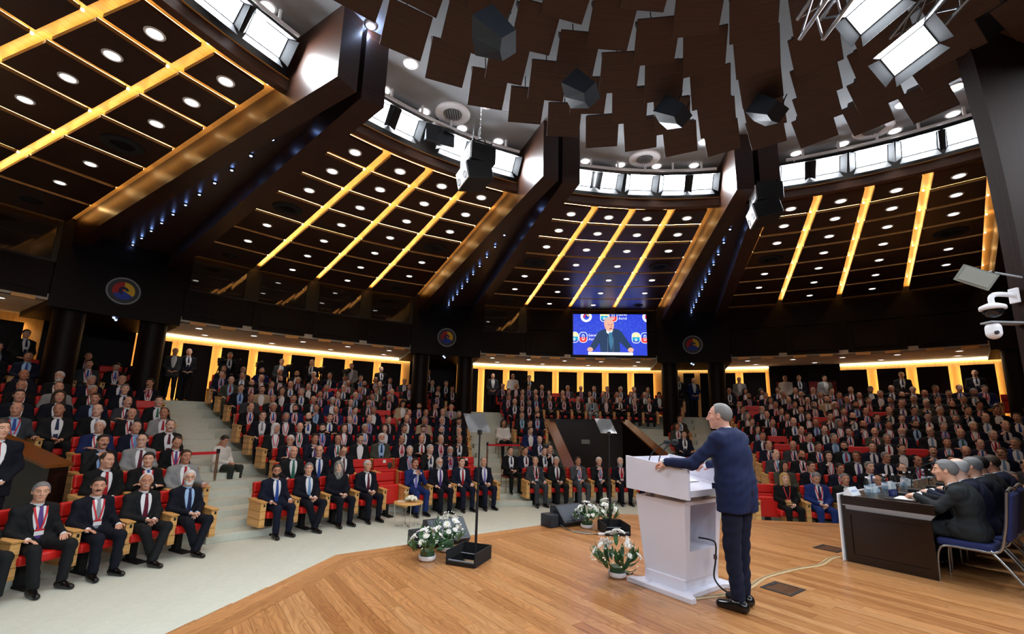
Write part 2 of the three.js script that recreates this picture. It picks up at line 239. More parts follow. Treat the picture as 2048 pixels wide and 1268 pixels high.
for (const bay of BAYS) {
  const ce = structure('ceiling', null), grooveLow = [];
  const back = []; const nA = 16;
  // maple lining above the panels
  const a0 = ribAz(bay, 0) - 0.02, a1 = ribAz(bay, 4) + 0.02;
  const pts = [], faces = [];
  for (let i = 0; i <= nA; i++) for (let t = 0; t <= 8; t++) { const R = t === 8 ? R7 + 0.1 : ringR(t) - (t === 0 ? 0.12 : 0); pts.push(pol(R, a0 + (a1 - a0) * i / nA, ringH(R) + GROOVE)); }
  for (let i = 0; i < nA; i++) for (let t = 0; t < 8; t++) { const k = i * 9 + t; faces.push([k, k + 9, k + 10, k + 1]); }
  structure('lining', solid(pts, faces), M.maple, ce);
  const strips = [], bulbs = [];
  for (let r = 0; r < 4; r++) for (let t = 0; t < 7; t++) {
    const Ra = ringR(t) + (t === 0 ? 0.17 : 0.065), Rb = ringR(t + 1) - 0.065, az0 = ribAz(bay, r), az1 = ribAz(bay, r + 1), w = 0.075;
    const mk = (R, az, s, y) => pol(R, az + s * w / R, ringH(R) + y);
    const c = [mk(Ra, az0, 1, 0), mk(Ra, az1, -1, 0), mk(Rb, az1, -1, 0), mk(Rb, az0, 1, 0)], u = [mk(Ra, az0, 1, PT), mk(Ra, az1, -1, PT), mk(Rb, az1, -1, PT), mk(Rb, az0, 1, PT)];
    structure('panel', solid([...c, ...u], [[0, 1, 2, 3], [7, 6, 5, 4], [4, 5, 1, 0], [5, 6, 2, 1], [6, 7, 3, 2], [7, 4, 0, 3]]), M.darkWood, ce);
    // light strips lying on the hidden upper edges of the panel
    const ins = (a, b, k) => a.clone().lerp(b, k), mid = u[0].clone().add(u[1]).add(u[2]).add(u[3]).multiplyScalar(0.25), E4 = [[0, 1], [1, 2], [2, 3], [3, 0]];
    for (const [i, j] of E4) { const A = ins(u[i], mid, 0.03), B = ins(u[j], mid, 0.03), A2 = ins(u[i], mid, 0.075), B2 = ins(u[j], mid, 0.075); for (const q of [A, B, A2, B2]) q.y += 0.012; strips.push(solid([A, B, B2, A2], [[0, 3, 2, 1]])); }
    const m = pol((Ra + Rb) / 2, (az0 + az1) / 2), h = ringH(Math.hypot(m.x, m.z)), place = `${ordinal(t + 1)} row, ${['left', 'second', 'third', 'right'][r]} panel of the ${NAMES[bay]} ceiling bay`;
    m.y = h - 0.004;
    if (t === 3 && (r === 0 || r === 3)) vent(m, `round dark air vent, ${place}`, M.matteBlack, 'dark vents in the wooden ceiling');
    else if (t === 6 && (r === 0 || r === 3)) { const o = thing('ceiling_speaker', `dark dome in ${place}`, 'dome', 'dark domes in the wooden ceiling'); o.position.copy(m); part('dome', domeGeo, M.matteBlack, o); }
    else downlight(m, `round recessed downlight, ${place}`, 'downlights in the wooden ceiling', DOWN_I, G.lamp, 1.28);
  }
  const sm = structure('light_strip', clean(strips), G.strip, ce); sm.userData.kind = 'stuff';
  // small bulbs where the grooves cross
  for (let r = 1; r <= 4; r++) for (let t = 0; t < 7; t++) {
    const R = ringR(t) + (ringR(t + 1) - ringR(t)) * 0.2, p = pol(R, ribAz(bay, r) - (r === 4 ? 0.03 / R : 0), ringH(R) + GROOVE - 0.035);
    const b = structure('groove_lamp', new THREE.IcosahedronGeometry(0.02, 1), G.bulb, ce); b.position.copy(p);
    const l = new THREE.PointLight(WARM, 0.1); l.castShadow = true; l.shadow.radius = 1; l.position.copy(p); scene.add(l);
  }
  // curved trim at the inner rim, lit like the grooves
  structure('rim_trim', band(R0 - 0.1, R0 + 0.02, H0 - 0.02, H0 + 0.14, a0, a1, 12), M.walnut, ce);
  // outer fascia below the ceiling edge: framed dark panels, with control-room windows above in the left bays
  const wall = structure('wall_gallery', wallArc(R7 + 0.06, SOFFIT, H7 + 0.2, ribAz(bay, 0) - 0.01, ribAz(bay, 4) + 0.01, 12, 0.12), M.fascia);
  for (let r = 0; r < 4; r++) {
    const s0 = ribAz(bay, r) + 0.008, s1 = ribAz(bay, r + 1) - 0.008, windows = bay <= 2 || (bay === 3 && r === 0);
    structure('fascia_panel', band(R7 - 0.005, R7 + 0.06, SOFFIT + 0.06, windows ? 5.15 : 5.3, s0, s1, 4), M.darkWoodUp, wall);
    structure('fascia_panel', band(R7 - 0.035, R7 + 0.06, SOFFIT + 0.2, windows ? 5.02 : 5.17, s0 + 0.011, s1 - 0.011, 4), M.darkWoodUp, wall);
    if (!windows) structure('fascia_panel', band(R7 - 0.005, R7 + 0.06, 5.33, H7 - 0.04, s0, s1, 4), M.darkWoodUp, wall);
    // warm vent slots under the fascia
    for (const q of [0.25, 0.75]) { const a = s0 + (s1 - s0) * q; structure('slot_trim', band(R7 - 0.06, R7 + 0.05, SOFFIT - 0.05, SOFFIT + 0.03, a - 0.012, a + 0.012, 1), M.maple, wall); }
  }
}
// the ceiling goes on plainly over the rest of the hall, behind and beside the camera
for (const [b0, b1] of [[0, 0], [5, 11]]) structure('ceiling', band(R0 - 0.1, R7 + 0.2, H0 + 0.02, H0 + 0.22, ribAz(b0, 0) + (b0 ? 0 : -0.6), ribAz(b1 === 11 ? 10 : b1, 4) - (b1 === 11 ? 0.35 : -0.05), 40), M.darkWood);
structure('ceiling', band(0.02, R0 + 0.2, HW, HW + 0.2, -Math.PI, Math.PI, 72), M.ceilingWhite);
structure('wall_drum', band(R0 - 0.02, R0 + 0.06, H0 + 0.15, HW + 0.05, -Math.PI, Math.PI, 96), M.drum);
structure('wall_rear', wallArc(R7 + 0.2, YF, H7 + 0.6, 66 * D2R, 262 * D2R, 60, 0.2), M.fascia);
structure('ceiling', band(R7 - 0.2, RW + 3.4, H7 + 0.2, H7 + 0.4, -Math.PI, Math.PI, 72), M.matteBlack);
// gallery windows: dark rooms behind glass
const pane = new THREE.MeshPhysicalMaterial({ color: 0xffffff, transmission: 1, roughness: 0.03, thickness: 0 });
const winW = structure('window_1', null);
for (const [bay, rs] of [[1, [0, 1, 2, 3]], [2, [0, 1, 2, 3]], [3, [0]]]) for (const r of rs) {
  const s0 = ribAz(bay, r) + 0.012, s1 = ribAz(bay, r + 1) - 0.012;
  structure('pane', band(R7 + 0.02, R7 + 0.028, 5.2, H7 - 0.1, s0, s1, 4), pane, winW);
  structure('window_frame', band(R7, R7 + 0.06, 5.15, 5.2, s0, s1, 4), M.black, winW);
  structure('mullion', band(R7, R7 + 0.06, 5.15, H7, s1, s1 + 0.024, 1), M.black, winW);
}
// ------------------------------------------------------------------ beams: pairs of deep fins with a channel of blue-white lamps
for (let b = 0; b <= 4; b++) {
  const mid = B3 + (b - 2.5) * PER, o = structure('ceiling_beam', null), Rin = 5.86, bot = 5.72;
  const left = ribAz(b, 4), right = ribAz(b + 1, 0);
  for (const [az, s] of [[left, 1], [right, -1]]) {
    const th = 0.3, q = (R, off) => { const d = new THREE.Vector3(Math.sin(az), 0, -Math.cos(az)), n = new THREE.Vector3(Math.cos(az), 0, Math.sin(az)); return new THREE.Vector3(d.x * R + n.x * off * s, 0, d.z * R + n.z * off * s); };
    const A = q(Rin, 0.1), B = q(R7 + 0.1, 0.1), C = q(R7 + 0.1, 0.1 + th), D = q(Rin + (s > 0 ? 0.02 : 0.06), 0.1 + th), poly = [A, B, C, D].map((v) => [v.x, v.z]);
    structure('fin', prism(poly, bot, HW - 0.005), M.beamWood, o);
  }
  structure('channel_panel', band(R0 + 0.05, R7 + 0.3, H0 + 0.03, H0 + 0.2, left + 0.02, right - 0.02, 3), M.darkWood, o);
  // box at the outer end with the round emblem, two columns below
  structure('end_panel', wallArc(R7 - 0.02, SOFFIT - 0.14, H7 + 0.05, left - 0.006, right + 0.006, 4, 2.6), M.fascia, o);
  for (const [i, s] of [[0, -1], [1, 1]]) {
    const p = pol(16.75, mid + s * 2.95 * D2R, 0), c = structure('column', cyl(0.31, 0.31, SOFFIT - YF + 0.05, 0, 0, 0, 28), M.darkWoodUp, scene); c.userData.kind = 'structure'; c.position.set(p.x, YF, p.z);
  }
  if (b === 0) continue;
  const where = ['', 'the left pair of columns', 'the middle pair of columns', 'columns right of the screen', 'the far right columns'][b];
  // emblem
  const e = thing('wall_emblem', `round red, yellow and blue emblem on the dark panel above ${where}`, 'emblem', 'emblems above the columns'); at(e, pol(R7 - 0.03, mid, 4.77), -mid);
  part('disc', new THREE.CylinderGeometry(0.37, 0.37, 0.03, 40).rotateX(Math.PI / 2), mat(0x3c3f46, 0.6), e);
  part('ring', new THREE.TorusGeometry(0.34, 0.018, 8, 48).translate(0, 0, 0.018), mat(0x9da2a8, 0.5), e);
  const sector = (a, c, n) => part(n, new THREE.ExtrudeGeometry(new THREE.Shape().absarc(0, 0, 0.235, a, a + 2.09, false).lineTo(0, 0), { depth: 0.02, bevelEnabled: false, curveSegments: 20 }).translate(0, 0, 0.012), mat(c, 0.5), e);
  sector(Math.PI * 0.5, 0xb3161b, 'red_sector'); sector(Math.PI * 0.5 + 2.09, 0x1c3fae, 'blue_sector'); sector(Math.PI * 0.5 + 4.18, 0xe3b81f, 'yellow_sector');
  part('swirl', new THREE.TorusGeometry(0.075, 0.03, 8, 24, 4.4).translate(0, 0, 0.034), mat(0x1a2c5c, 0.5), e);
  // lamps in the channel
  for (let i = 0; i < 13; i++) {
    const R = 7.55 + i * 0.787, p = pol(Math.min(R, R7 + 0.1), mid, H0 + 0.02); if (R > R7) continue;
    const o2 = thing('channel_lamp', `blue-white lamp, ${ordinal(i + 1)} from the inner end of the channel over ${['', 'left', 'middle', 'right', 'far right'][b]} columns`, 'lamp', 'blue-white lamps in the beam channels'); o2.position.copy(p);
    part('lamp', new THREE.IcosahedronGeometry(0.026, 1), G.blue, o2); part('holder', lathe([[0.05, 0.02], [0.052, -0.006], [0.03, -0.012]], 16), M.black, o2);
    const l = new THREE.PointLight(new THREE.Color(0.25, 0.42, 1), 0.022); l.position.set(0, -0.035, 0); l.castShadow = true; l.shadow.radius = 1; o2.add(l);
  }
  for (const s of [-0.16, 0.16]) { const o3 = thing('panel_lamp', `${s < 0 ? 'left' : 'right'} tiny blue lamp under the emblem above ${where}`, 'lamp', 'blue lamps under the emblem panels'); const p = pol(R7 + 0.35 + s, mid + s * 0.02, SOFFIT - 0.15); o3.position.copy(p); part('lamp', new THREE.IcosahedronGeometry(0.03, 1), G.blue, o3); part('holder', cyl(0.04, 0.04, 0.02, 0, 0.01, 0, 12), M.black, o3); }
}
// ------------------------------------------------------------------ gallery soffit, back wall with golden pilasters
structure('ceiling', band(R7 + 0.04, RW + 0.3, SOFFIT, SOFFIT + 0.15, A0 - 0.1, 66 * D2R, 72), M.soffit);
{
  const back = structure('wall_back', wallArc(RW, YF, SOFFIT + 0.1, A0 - 0.1, 66 * D2R, 110, 0.15), M.mapleUp);
  const pitch = 1.14 / RW, stripsV = [];
  for (const bay of [0, 1, 2, 3, 4, 5]) {
    const lo = ribAz(bay, 0) - 0.03, hi = ribAz(bay, 4) + 0.03, n = Math.floor((hi - lo) / pitch), off = (hi - lo - n * pitch) / 2;
    for (let i = 0; i < n; i++) {
      const a = lo + off + i * pitch, b = a + 0.84 / RW, door = bay === 4 && (i === 2 || i === 3);
      if (a < A0 || b > 66 * D2R) continue;
      if (bay <= 1 && (bay === 0 || i < 4)) { structure('wall_panel', band(RW - 0.16, RW - 0.02, YF, SOFFIT, a - 0.008, a + pitch + 0.001, 1), M.darkWoodUp, back); continue; }
      if (door) { structure('wall_panel', band(RW - 0.16, RW - 0.02, YF, SOFFIT, a - 0.008, a + pitch + 0.001, 1), M.darkWoodUp, back); structure('red_panel', band(RW - 0.18, RW - 0.15, 1.8, 3.55, a + 0.004, a + pitch - 0.008, 1), mat(0x7c1014, 0.6), back); continue; }
      structure('wall_panel', band(RW - 0.2, RW - 0.13, YF, SOFFIT - 0.26, a, b, 2), M.darkWoodUp, back);
      for (const [s, q] of [[-1, a], [1, b]]) stripsV.push(band(RW - 0.13, RW - 0.115, 1.6, SOFFIT - 0.28, q + (s < 0 ? 0.001 : -0.0026), q + (s < 0 ? 0.0026 : -0.001), 1));
    }
    if (bay < 5) { const g0 = hi - off + 0.004, g1 = ribAz(bay + 1, 0) - 0.03 + off * 0.5; for (let i = 0; i < 3; i++) { const e = 0.012 * (bay === 3); structure('wall_panel', band(RW - 0.2, RW - 0.13, YF, SOFFIT - (bay === 3 ? 0.26 : 0), g0 + (g1 - g0) * i / 3 + e, g0 + (g1 - g0) * (i + 1) / 3, 2), M.darkWoodUp, back); } }  // in the left and middle gaps dark panels stand in for corridor shade
  }
  const sv = structure('light_strip', clean(stripsV), G.strip, back); sv.userData.kind = 'stuff';
  const cove = structure('cove_light', band(RW - 0.09, RW - 0.05, SOFFIT - 0.07, SOFFIT - 0.03, ribAz(2, 0) - 0.03, 64 * D2R, 80), G.stripPale, back);
  // short recessed lamps of the soffit
  for (const bay of [1, 2, 3, 4]) for (const [R, n, o] of [[17.15, 5, 0.5], [18.35, 4, 0.6]]) for (let i = 0; i < n; i++) {
    const a = ribAz(bay, 0) + (ribAz(bay, 4) - ribAz(bay, 0)) * (i + o) / n;
    downlight(pol(R, a, SOFFIT - 0.002), `flat soffit lamp, ${ordinal(i + 1)} of the ${R < 18 ? 'front' : 'rear'} line, ${NAMES[bay]} bay`, 'lamps in the gallery soffit', SOFFIT_I, G.soffitLamp, 1.4, 0.9);
  }
  for (const b of [1, 2, 3]) downlight(pol(17.5, B3 + (b - 2.5) * PER, SOFFIT - 0.002), `small flat lamp between ${['', 'the left pair', 'the middle pair', 'the right pair'][b]} of dark columns`, 'lamps between the columns', SOFFIT_I, G.soffitLamp, 1.4, 0.9);
}
// ------------------------------------------------------------------ right wing wall by the stage
{
  const rb = [], N = 14, edge = (h) => { const lean = Math.max(0, h - 3.5); return 2.79 - 0.022 * lean * lean; };
  const pts = [], faces = [];
  for (let i = 0; i <= N; i++) { const h = -0.02 + 6.8 * i / N, e = edge(h); for (const [x, z] of [[e, -3.0], [e + 0.01, -3.18], [9, -3.18], [9, -3.0]]) pts.push([x, h, z]); }
  for (let i = 0; i < N; i++) for (let j = 0; j < 4; j++) { const k = i * 4; faces.push([k + j, k + 4 + j, k + 4 + (j + 1) % 4, k + (j + 1) % 4]); }
  structure('wall_right', solid(pts, faces), M.wing);
}
// ------------------------------------------------------------------ white central ceiling: lamps, vents
for (const bay of [0, 1, 2, 3, 4, 5, 6, 7, 8, 9, 10]) {
  const c = (ribAz(bay, 0) + ribAz(bay, 4)) / 2;
  for (const [j, a] of [[0, -9.3], [1, -3.1], [2, 3.1], [3, 9.3]]) {
    const vis = bay >= 1 && bay <= 4;
    if (bay === 0 || bay > 4) { if (j % 3 || bay > 9) continue; }
    downlight(pol(6.78, c + a * D2R, HW - 0.002), `round white-ceiling lamp, outer ring, ${ordinal(j + 1)} over ${NAMES[bay] ?? ordinal(bay + 1) + ' rear'} bay`, 'lamps in the white ceiling', WHITE_I, G.lamp, 1.35, 0.85);
    if (vis && j !== 1) downlight(pol(6.0, c + (j === 2 ? 3.6 : a) * D2R, HW - 0.002), `round white-ceiling lamp, inner ring, ${ordinal(j + 1)} over ${NAMES[bay]} bay`, 'lamps in the white ceiling', WHITE_I, G.lamp, 1.35, 0.85);
  }
  if (bay >= 1 && bay <= 4) vent(pol(6.52, c + 0.4 * D2R, HW), `round white air vent in the ceiling above the ${NAMES[bay]} bay`, M.white, 'white ceiling vents');
}
for (const [R, az, k] of [[5.86, -51.83, 'left'], [6.45, 14.37, 'right']]) { const o = thing('channel_lamp', `small blue-white lamp in the white ceiling at the ${k} beam's open end`, 'lamp', 'lamps at the beam ends'); o.position.copy(pol(R, az * D2R, HW - 0.01)); part('lamp', new THREE.SphereGeometry(0.045, 12, 8), G.blue, o); part('holder', lathe([[0.07, 0.01], [0.072, -0.01], [0.05, -0.02]], 18), M.white, o); const l = new THREE.PointLight(new THREE.Color(0.5, 0.65, 1), 0.5); l.position.set(0, -0.06, 0); l.castShadow = true; o.add(l); }
// ------------------------------------------------------------------ flood panels on the ring pipe
const floodBody = rbox(0.74, 0.46, 0.14, 0.02, 0, 0, -0.09), floodPanel = box(0.7, 0.42, 0.012, 0, 0, -0.013);
const flapT = (w0, w1, l) => solid([[-w0 / 2, 0, 0], [w0 / 2, 0, 0], [w1 / 2, l, 0], [-w1 / 2, l, 0], [-w0 / 2, 0, -0.006], [w0 / 2, 0, -0.006], [w1 / 2, l, -0.006], [-w1 / 2, l, -0.006]], [[0, 1, 2, 3], [7, 6, 5, 4], [0, 4, 5, 1], [1, 5, 6, 2], [2, 6, 7, 3], [3, 7, 4, 0]]);
const flapMat = mat(0x14161a, 0.7);
function flood(p, az, tilt, label, group, L, s = 1, roll = 0, flapTilt = 0.85) {   // local +z is where the panel shines
  const o = thing('flood_light', label, 'flood light', group); o.position.copy(p); o.rotation.set(tilt, az, roll, 'YXZ'); o.scale.setScalar(s);
  part('housing', floodBody, M.black, o); part('light_panel', floodPanel, G.flood, o);
  const put = (g, x, y, rz, open) => { const f = part('barn_door', g, flapMat, o); f.position.set(x, y, 0); f.rotation.set(open, 0, rz, 'ZXY'); };
  const wide = flapT(0.72, 0.86, 0.2), tall = flapT(0.44, 0.56, 0.2);
  put(wide, 0, 0.225, 0, Math.min(1.4, flapTilt + 0.5)); put(wide, 0, -0.225, Math.PI, flapTilt); put(tall, 0.365, 0, -Math.PI / 2, flapTilt * 0.8); put(tall, -0.365, 0, Math.PI / 2, flapTilt * 0.8);
  part('yoke', clean([box(0.02, 0.3, 0.04, 0.39, 0.06, -0.09), box(0.02, 0.3, 0.04, -0.39, 0.06, -0.09), box(0.8, 0.02, 0.04, 0, 0.21, -0.16), box(0.03, 0.1, 0.03, 0, 0.26, -0.16)]), M.black, o);
  const l = new THREE.RectAreaLight(COOL, L, 0.7 * s, 0.42 * s); l.position.set(0, 0, 0.004); l.rotation.y = Math.PI; o.add(l);
  return o;
}
const azAt = (px, R, y) => { let lo = -80 * D2R, hi = 70 * D2R; for (let i = 0; i < 40; i++) { const m = (lo + hi) / 2; if (pix(pol(R, m, y))[0] < px) lo = m; else hi = m; } return (lo + hi) / 2; };
const RF = R0 - 0.28;
const floodSpots = [[1, 440], [1, 535], [2, 757], [2, 808], [2, 907], [2, 1006], [3, 1170], [3, 1212], [3, 1282], [3, 1350], [3, 1402], [4, 1590], [4, 1650], [4, 1743], [4, 1838], [4, 1932]];
const seenIn = {};
for (const [bay, px] of floodSpots) {
  const az = azAt(px, RF, 6.4); seenIn[bay] = (seenIn[bay] ?? 0) + 1;
  flood(pol(RF, az, 6.42), -az, 0.6, `lit flood panel on the ceiling ring, ${ordinal(seenIn[bay])} from left over ${NAMES[bay]} bay`, 'flood panels on the ceiling ring', RING_L, 0.62);
}
for (let i = 0; i < 12; i++) { const az = (66 + i * 15.6) * D2R; flood(pol(RF, az, 6.42), -az, 0.6, `lit flood panel on the ceiling ring behind the camera, ${ordinal(i + 1)} clockwise`, 'flood panels behind the camera', RING_L, 0.82); }
{ const az = azAt(878, RF - 0.05, 6.4); const o = thing('spotlight_fixture', 'unlit dark flat fixture between two flood panels above the centre left bay', 'fixture'); at(o, pol(RF - 0.05, az, 6.44), -az); o.rotation.x = 0.2; part('housing', rbox(0.55, 0.3, 0.12, 0.02), M.navyBlack, o); part('cap', rbox(0.18, 0.12, 0.16, 0.02, 0, 0.18, -0.05), M.white, o); part('bracket', box(0.04, 0.25, 0.04, 0, 0.28, -0.08), M.black, o); }
for (const bay of [0, 1, 2, 3, 4, 5]) {   // pipe ring with short hangers
  const o = thing('light_pipe', `pale pipe carrying the flood panels above the ${NAMES[bay] ?? (bay ? 'far right' : 'rear left')} bay`, 'pipe', 'pipes of the ceiling ring'), a0 = ribAz(bay, 0) + 0.03, a1 = ribAz(bay, 4) - 0.0, pts = [];
  for (let i = 0; i <= 10; i++) pts.push(pol(R0 - 0.42, a0 + (a1 - a0) * i / 10, 6.62));
  part('pipe', tube(pts, 0.026, 40, 8), M.white, o);
  for (let i = 0; i < 5; i++) { const p = pol(R0 - 0.42, a0 + (a1 - a0) * (i + 0.5) / 5, 6.62); part('hanger', bar(p, p.clone().setY(HW + 0.01), 0.022), M.white, o); }
}
// ------------------------------------------------------------------ two big floods on a truss above the stage
function truss(a, b, label) {
  const o = thing('lighting_truss', label, 'truss'), d = b.clone().sub(a), L = d.length(), n = Math.round(L / 0.28), list = [], ex = new THREE.Vector3(0, 1, 0), ez = d.clone().normalize().cross(ex).normalize(), c = [[-0.12, -0.12], [0.12, -0.12], [0.12, 0.12], [-0.12, 0.12]].map(([p, q]) => ez.clone().multiplyScalar(p).addScaledVector(ex, q));
  for (let k = 0; k < 4; k++) part('chord', bar(a.clone().add(c[k]), b.clone().add(c[k]), 0.022, 10), M.steel, o);
  for (let i = 0; i < n; i++) for (let k = 0; k < 4; k++) { const s = a.clone().addScaledVector(d, i / n).add(c[k]), e = a.clone().addScaledVector(d, (i + 1) / n).add(c[(k + 1) % 4]); list.push(bar(s, e, 0.011, 6)); }
  part('lacing', clean(list), M.steel, o); return o;
}
truss(new THREE.Vector3(1.62, 5.8, -2.75), new THREE.Vector3(1.2, 5.86, 0.4), 'aluminium truss carrying the stage flood at top right');
truss(new THREE.Vector3(0.42, 5.74, -2.5), new THREE.Vector3(0.35, 5.86, 0.2), 'aluminium truss end at the top edge left of the stage flood');
flood(new THREE.Vector3(1.42, 5.5, -2.5), -0.72, 0.72, 'big lit stage flood with four open flaps at top right', 'stage floods', OVER_L, 0.54, 0.42, 0.45);
flood(new THREE.Vector3(0.92, 5.78, -2.28), -0.72, 0.72, 'big lit stage flood cut by the top edge of the picture', 'stage floods', OVER_L, 0.54, 0.42, 0.45);
// ------------------------------------------------------------------ acoustic canopy: staggered rings of tilted boards
{
  const rnd = rng(77), canopy = meta(structure('ceiling_canopy', null), 'suspended canopy of tilted brown boards above the stage');
  for (let j = 0; j < 8; j++) {
    const r = 5.0 - j * 0.56, n = Math.round(2 * Math.PI * r / 0.66), s = 0.5;
    for (let i = 0; i < n; i++) {
      const az = (i + (j % 2) * 0.5) / n * 2 * Math.PI, p = pol(r, az, 6.17 + (rnd() - 0.5) * 0.1);
      if (Math.abs(((az + Math.PI) % (2 * Math.PI)) - Math.PI) > 150 * D2R) continue;
      const b = structure('board', rbox(s, 0.03, 0.5, 0.004, 0, 0, 0, 1), M.board, canopy); b.position.copy(p); b.rotation.set(-0.5 + (rnd() - 0.5) * 0.08, -az - 0.42, (rnd() - 0.5) * 0.1, 'YXZ');
      const back = structure('backing', box(s * 0.9, 0.3, 0.04, 0, 0.15, 0.12), M.board, b);
      const h = structure('hanger', bar(new THREE.Vector3(0, 0, -0.1), new THREE.Vector3(0, 0.62, 0.16), 0.008, 5), M.matteBlack, b);
    }
  }
}
// ------------------------------------------------------------------ hanging loudspeakers
{
  const body = solid([[-0.3, 0.2, 0.2], [0.3, 0.2, 0.2], [0.3, -0.2, 0.2], [-0.3, -0.2, 0.2], [-0.17, 0.17, -0.34], [0.17, 0.17, -0.34], [0.17, -0.12, -0.34], [-0.17, -0.12, -0.34], [0, -0.24, 0.2], [0, -0.16, -0.34]], [[0, 3, 8, 2, 1], [4, 5, 6, 9, 7], [0, 1, 5, 4], [1, 2, 6, 5], [3, 0, 4, 7], [3, 7, 9, 8], [8, 9, 6, 2]]);
  const spots = [[985, 68, 3.5, 0.6, 'leftmost'], [1160, 183, 3.75, 0.62, 'second'], [1345, 228, 3.9, 0.64, 'third'], [1535, 222, 3.95, 0.66, 'rightmost']];
  const up = (px, py, R) => { const a = azAt(px, R, 5.6); let lo = 3, hi = 7; for (let i = 0; i < 40; i++) { const m = (lo + hi) / 2; if (pix(pol(R, a, m))[1] > py) lo = m; else hi = m; } const a2 = azAt(px, R, lo); return pol(R, a2, lo); };
  for (const [px, py, R, s, k] of spots) {
    const p = up(px, py, R), az = Math.atan2(p.x, -p.z), o = thing('stage_loudspeaker', `dark blue-black wedge loudspeaker hanging under the canopy, ${k} of four`, 'loudspeaker', 'loudspeakers under the canopy'); o.position.copy(p); o.scale.setScalar(s); o.rotation.set(-0.75, -az + Math.PI + 0.35, 0.35, 'YXZ');
    part('cabinet', body, mat(0x1b222b, 0.45), o); part('grille', clean([solid([[-0.29, 0.19, 0.206], [0.29, 0.19, 0.206], [0.29, -0.2, 0.206], [0, -0.235, 0.206], [-0.29, -0.2, 0.206]], [[0, 4, 3, 2, 1]])]), M.grille, o);
    for (const sx of [-0.16, 0.16]) { const c = part('chain', tube([[sx, 0.18, -0.1], [sx, 0.3, -0.02], [sx, 0.42, 0.03]], 0.012, 8, 6), M.matteBlack, o); }
  }
  // two line arrays with pale fronts, on chains
  for (const [px, py, R, k] of [[952, 338, 6.15, 'left'], [1530, 412, 6.1, 'right']]) {
    const p = up(px, py, R), az = Math.atan2(p.x, -p.z), o = thing('line_array', `pale-fronted black loudspeaker box on chains, ${k} of two below the white ceiling`, 'loudspeaker', 'loudspeakers on chains'); o.position.copy(p); o.rotation.set(0, k === 'left' ? -1.12 : -1.85, 0, 'YXZ');
    for (const [i, y] of [[0, 0.17], [1, -0.14]]) {
      const c = part('cabinet', rbox(0.5, 0.3, 0.42, 0.012), M.black, o); c.position.set(0, y, i ? 0.02 : -0.03); c.rotation.x = i ? 0.22 : 0;
      const f = part('front', rbox(0.46, 0.26, 0.02, 0.006, 0, 0, 0.215), M.white, c);
      for (const sx of [-0.14, 0.14]) part('horn', new THREE.TorusGeometry(0.05, 0.012, 8, 20).translate(sx, -0.04, 0.222), M.greyMetal, c);
    }
    part('rigging_frame', clean([box(0.52, 0.03, 0.03, 0, 0.34, 0.15), box(0.52, 0.03, 0.03, 0, 0.34, -0.15), box(0.03, 0.03, 0.33, 0.22, 0.34, 0), box(0.03, 0.03, 0.33, -0.22, 0.34, 0)]), M.black, o);
    for (const sx of [-0.2, 0.12]) { const links = []; const top = HW - p.y; for (let y = 0.35, i = 0; y < top; y += 0.045, i++) links.push(new THREE.TorusGeometry(0.017, 0.005, 5, 8).scale(0.7, 1.5, 1).rotateY(i % 2 ? Math.PI / 2 : 0).translate(sx, y, 0)); part('chain', clean(links), M.steel, o); }
    part('cable', tube([[0.1, 0.3, -0.1], [0.2, 0.42, -0.05], [0.05, 0.45, 0.05], [-0.1, 0.36, 0]], 0.012, 16, 6), M.matteBlack, o);
  }
}
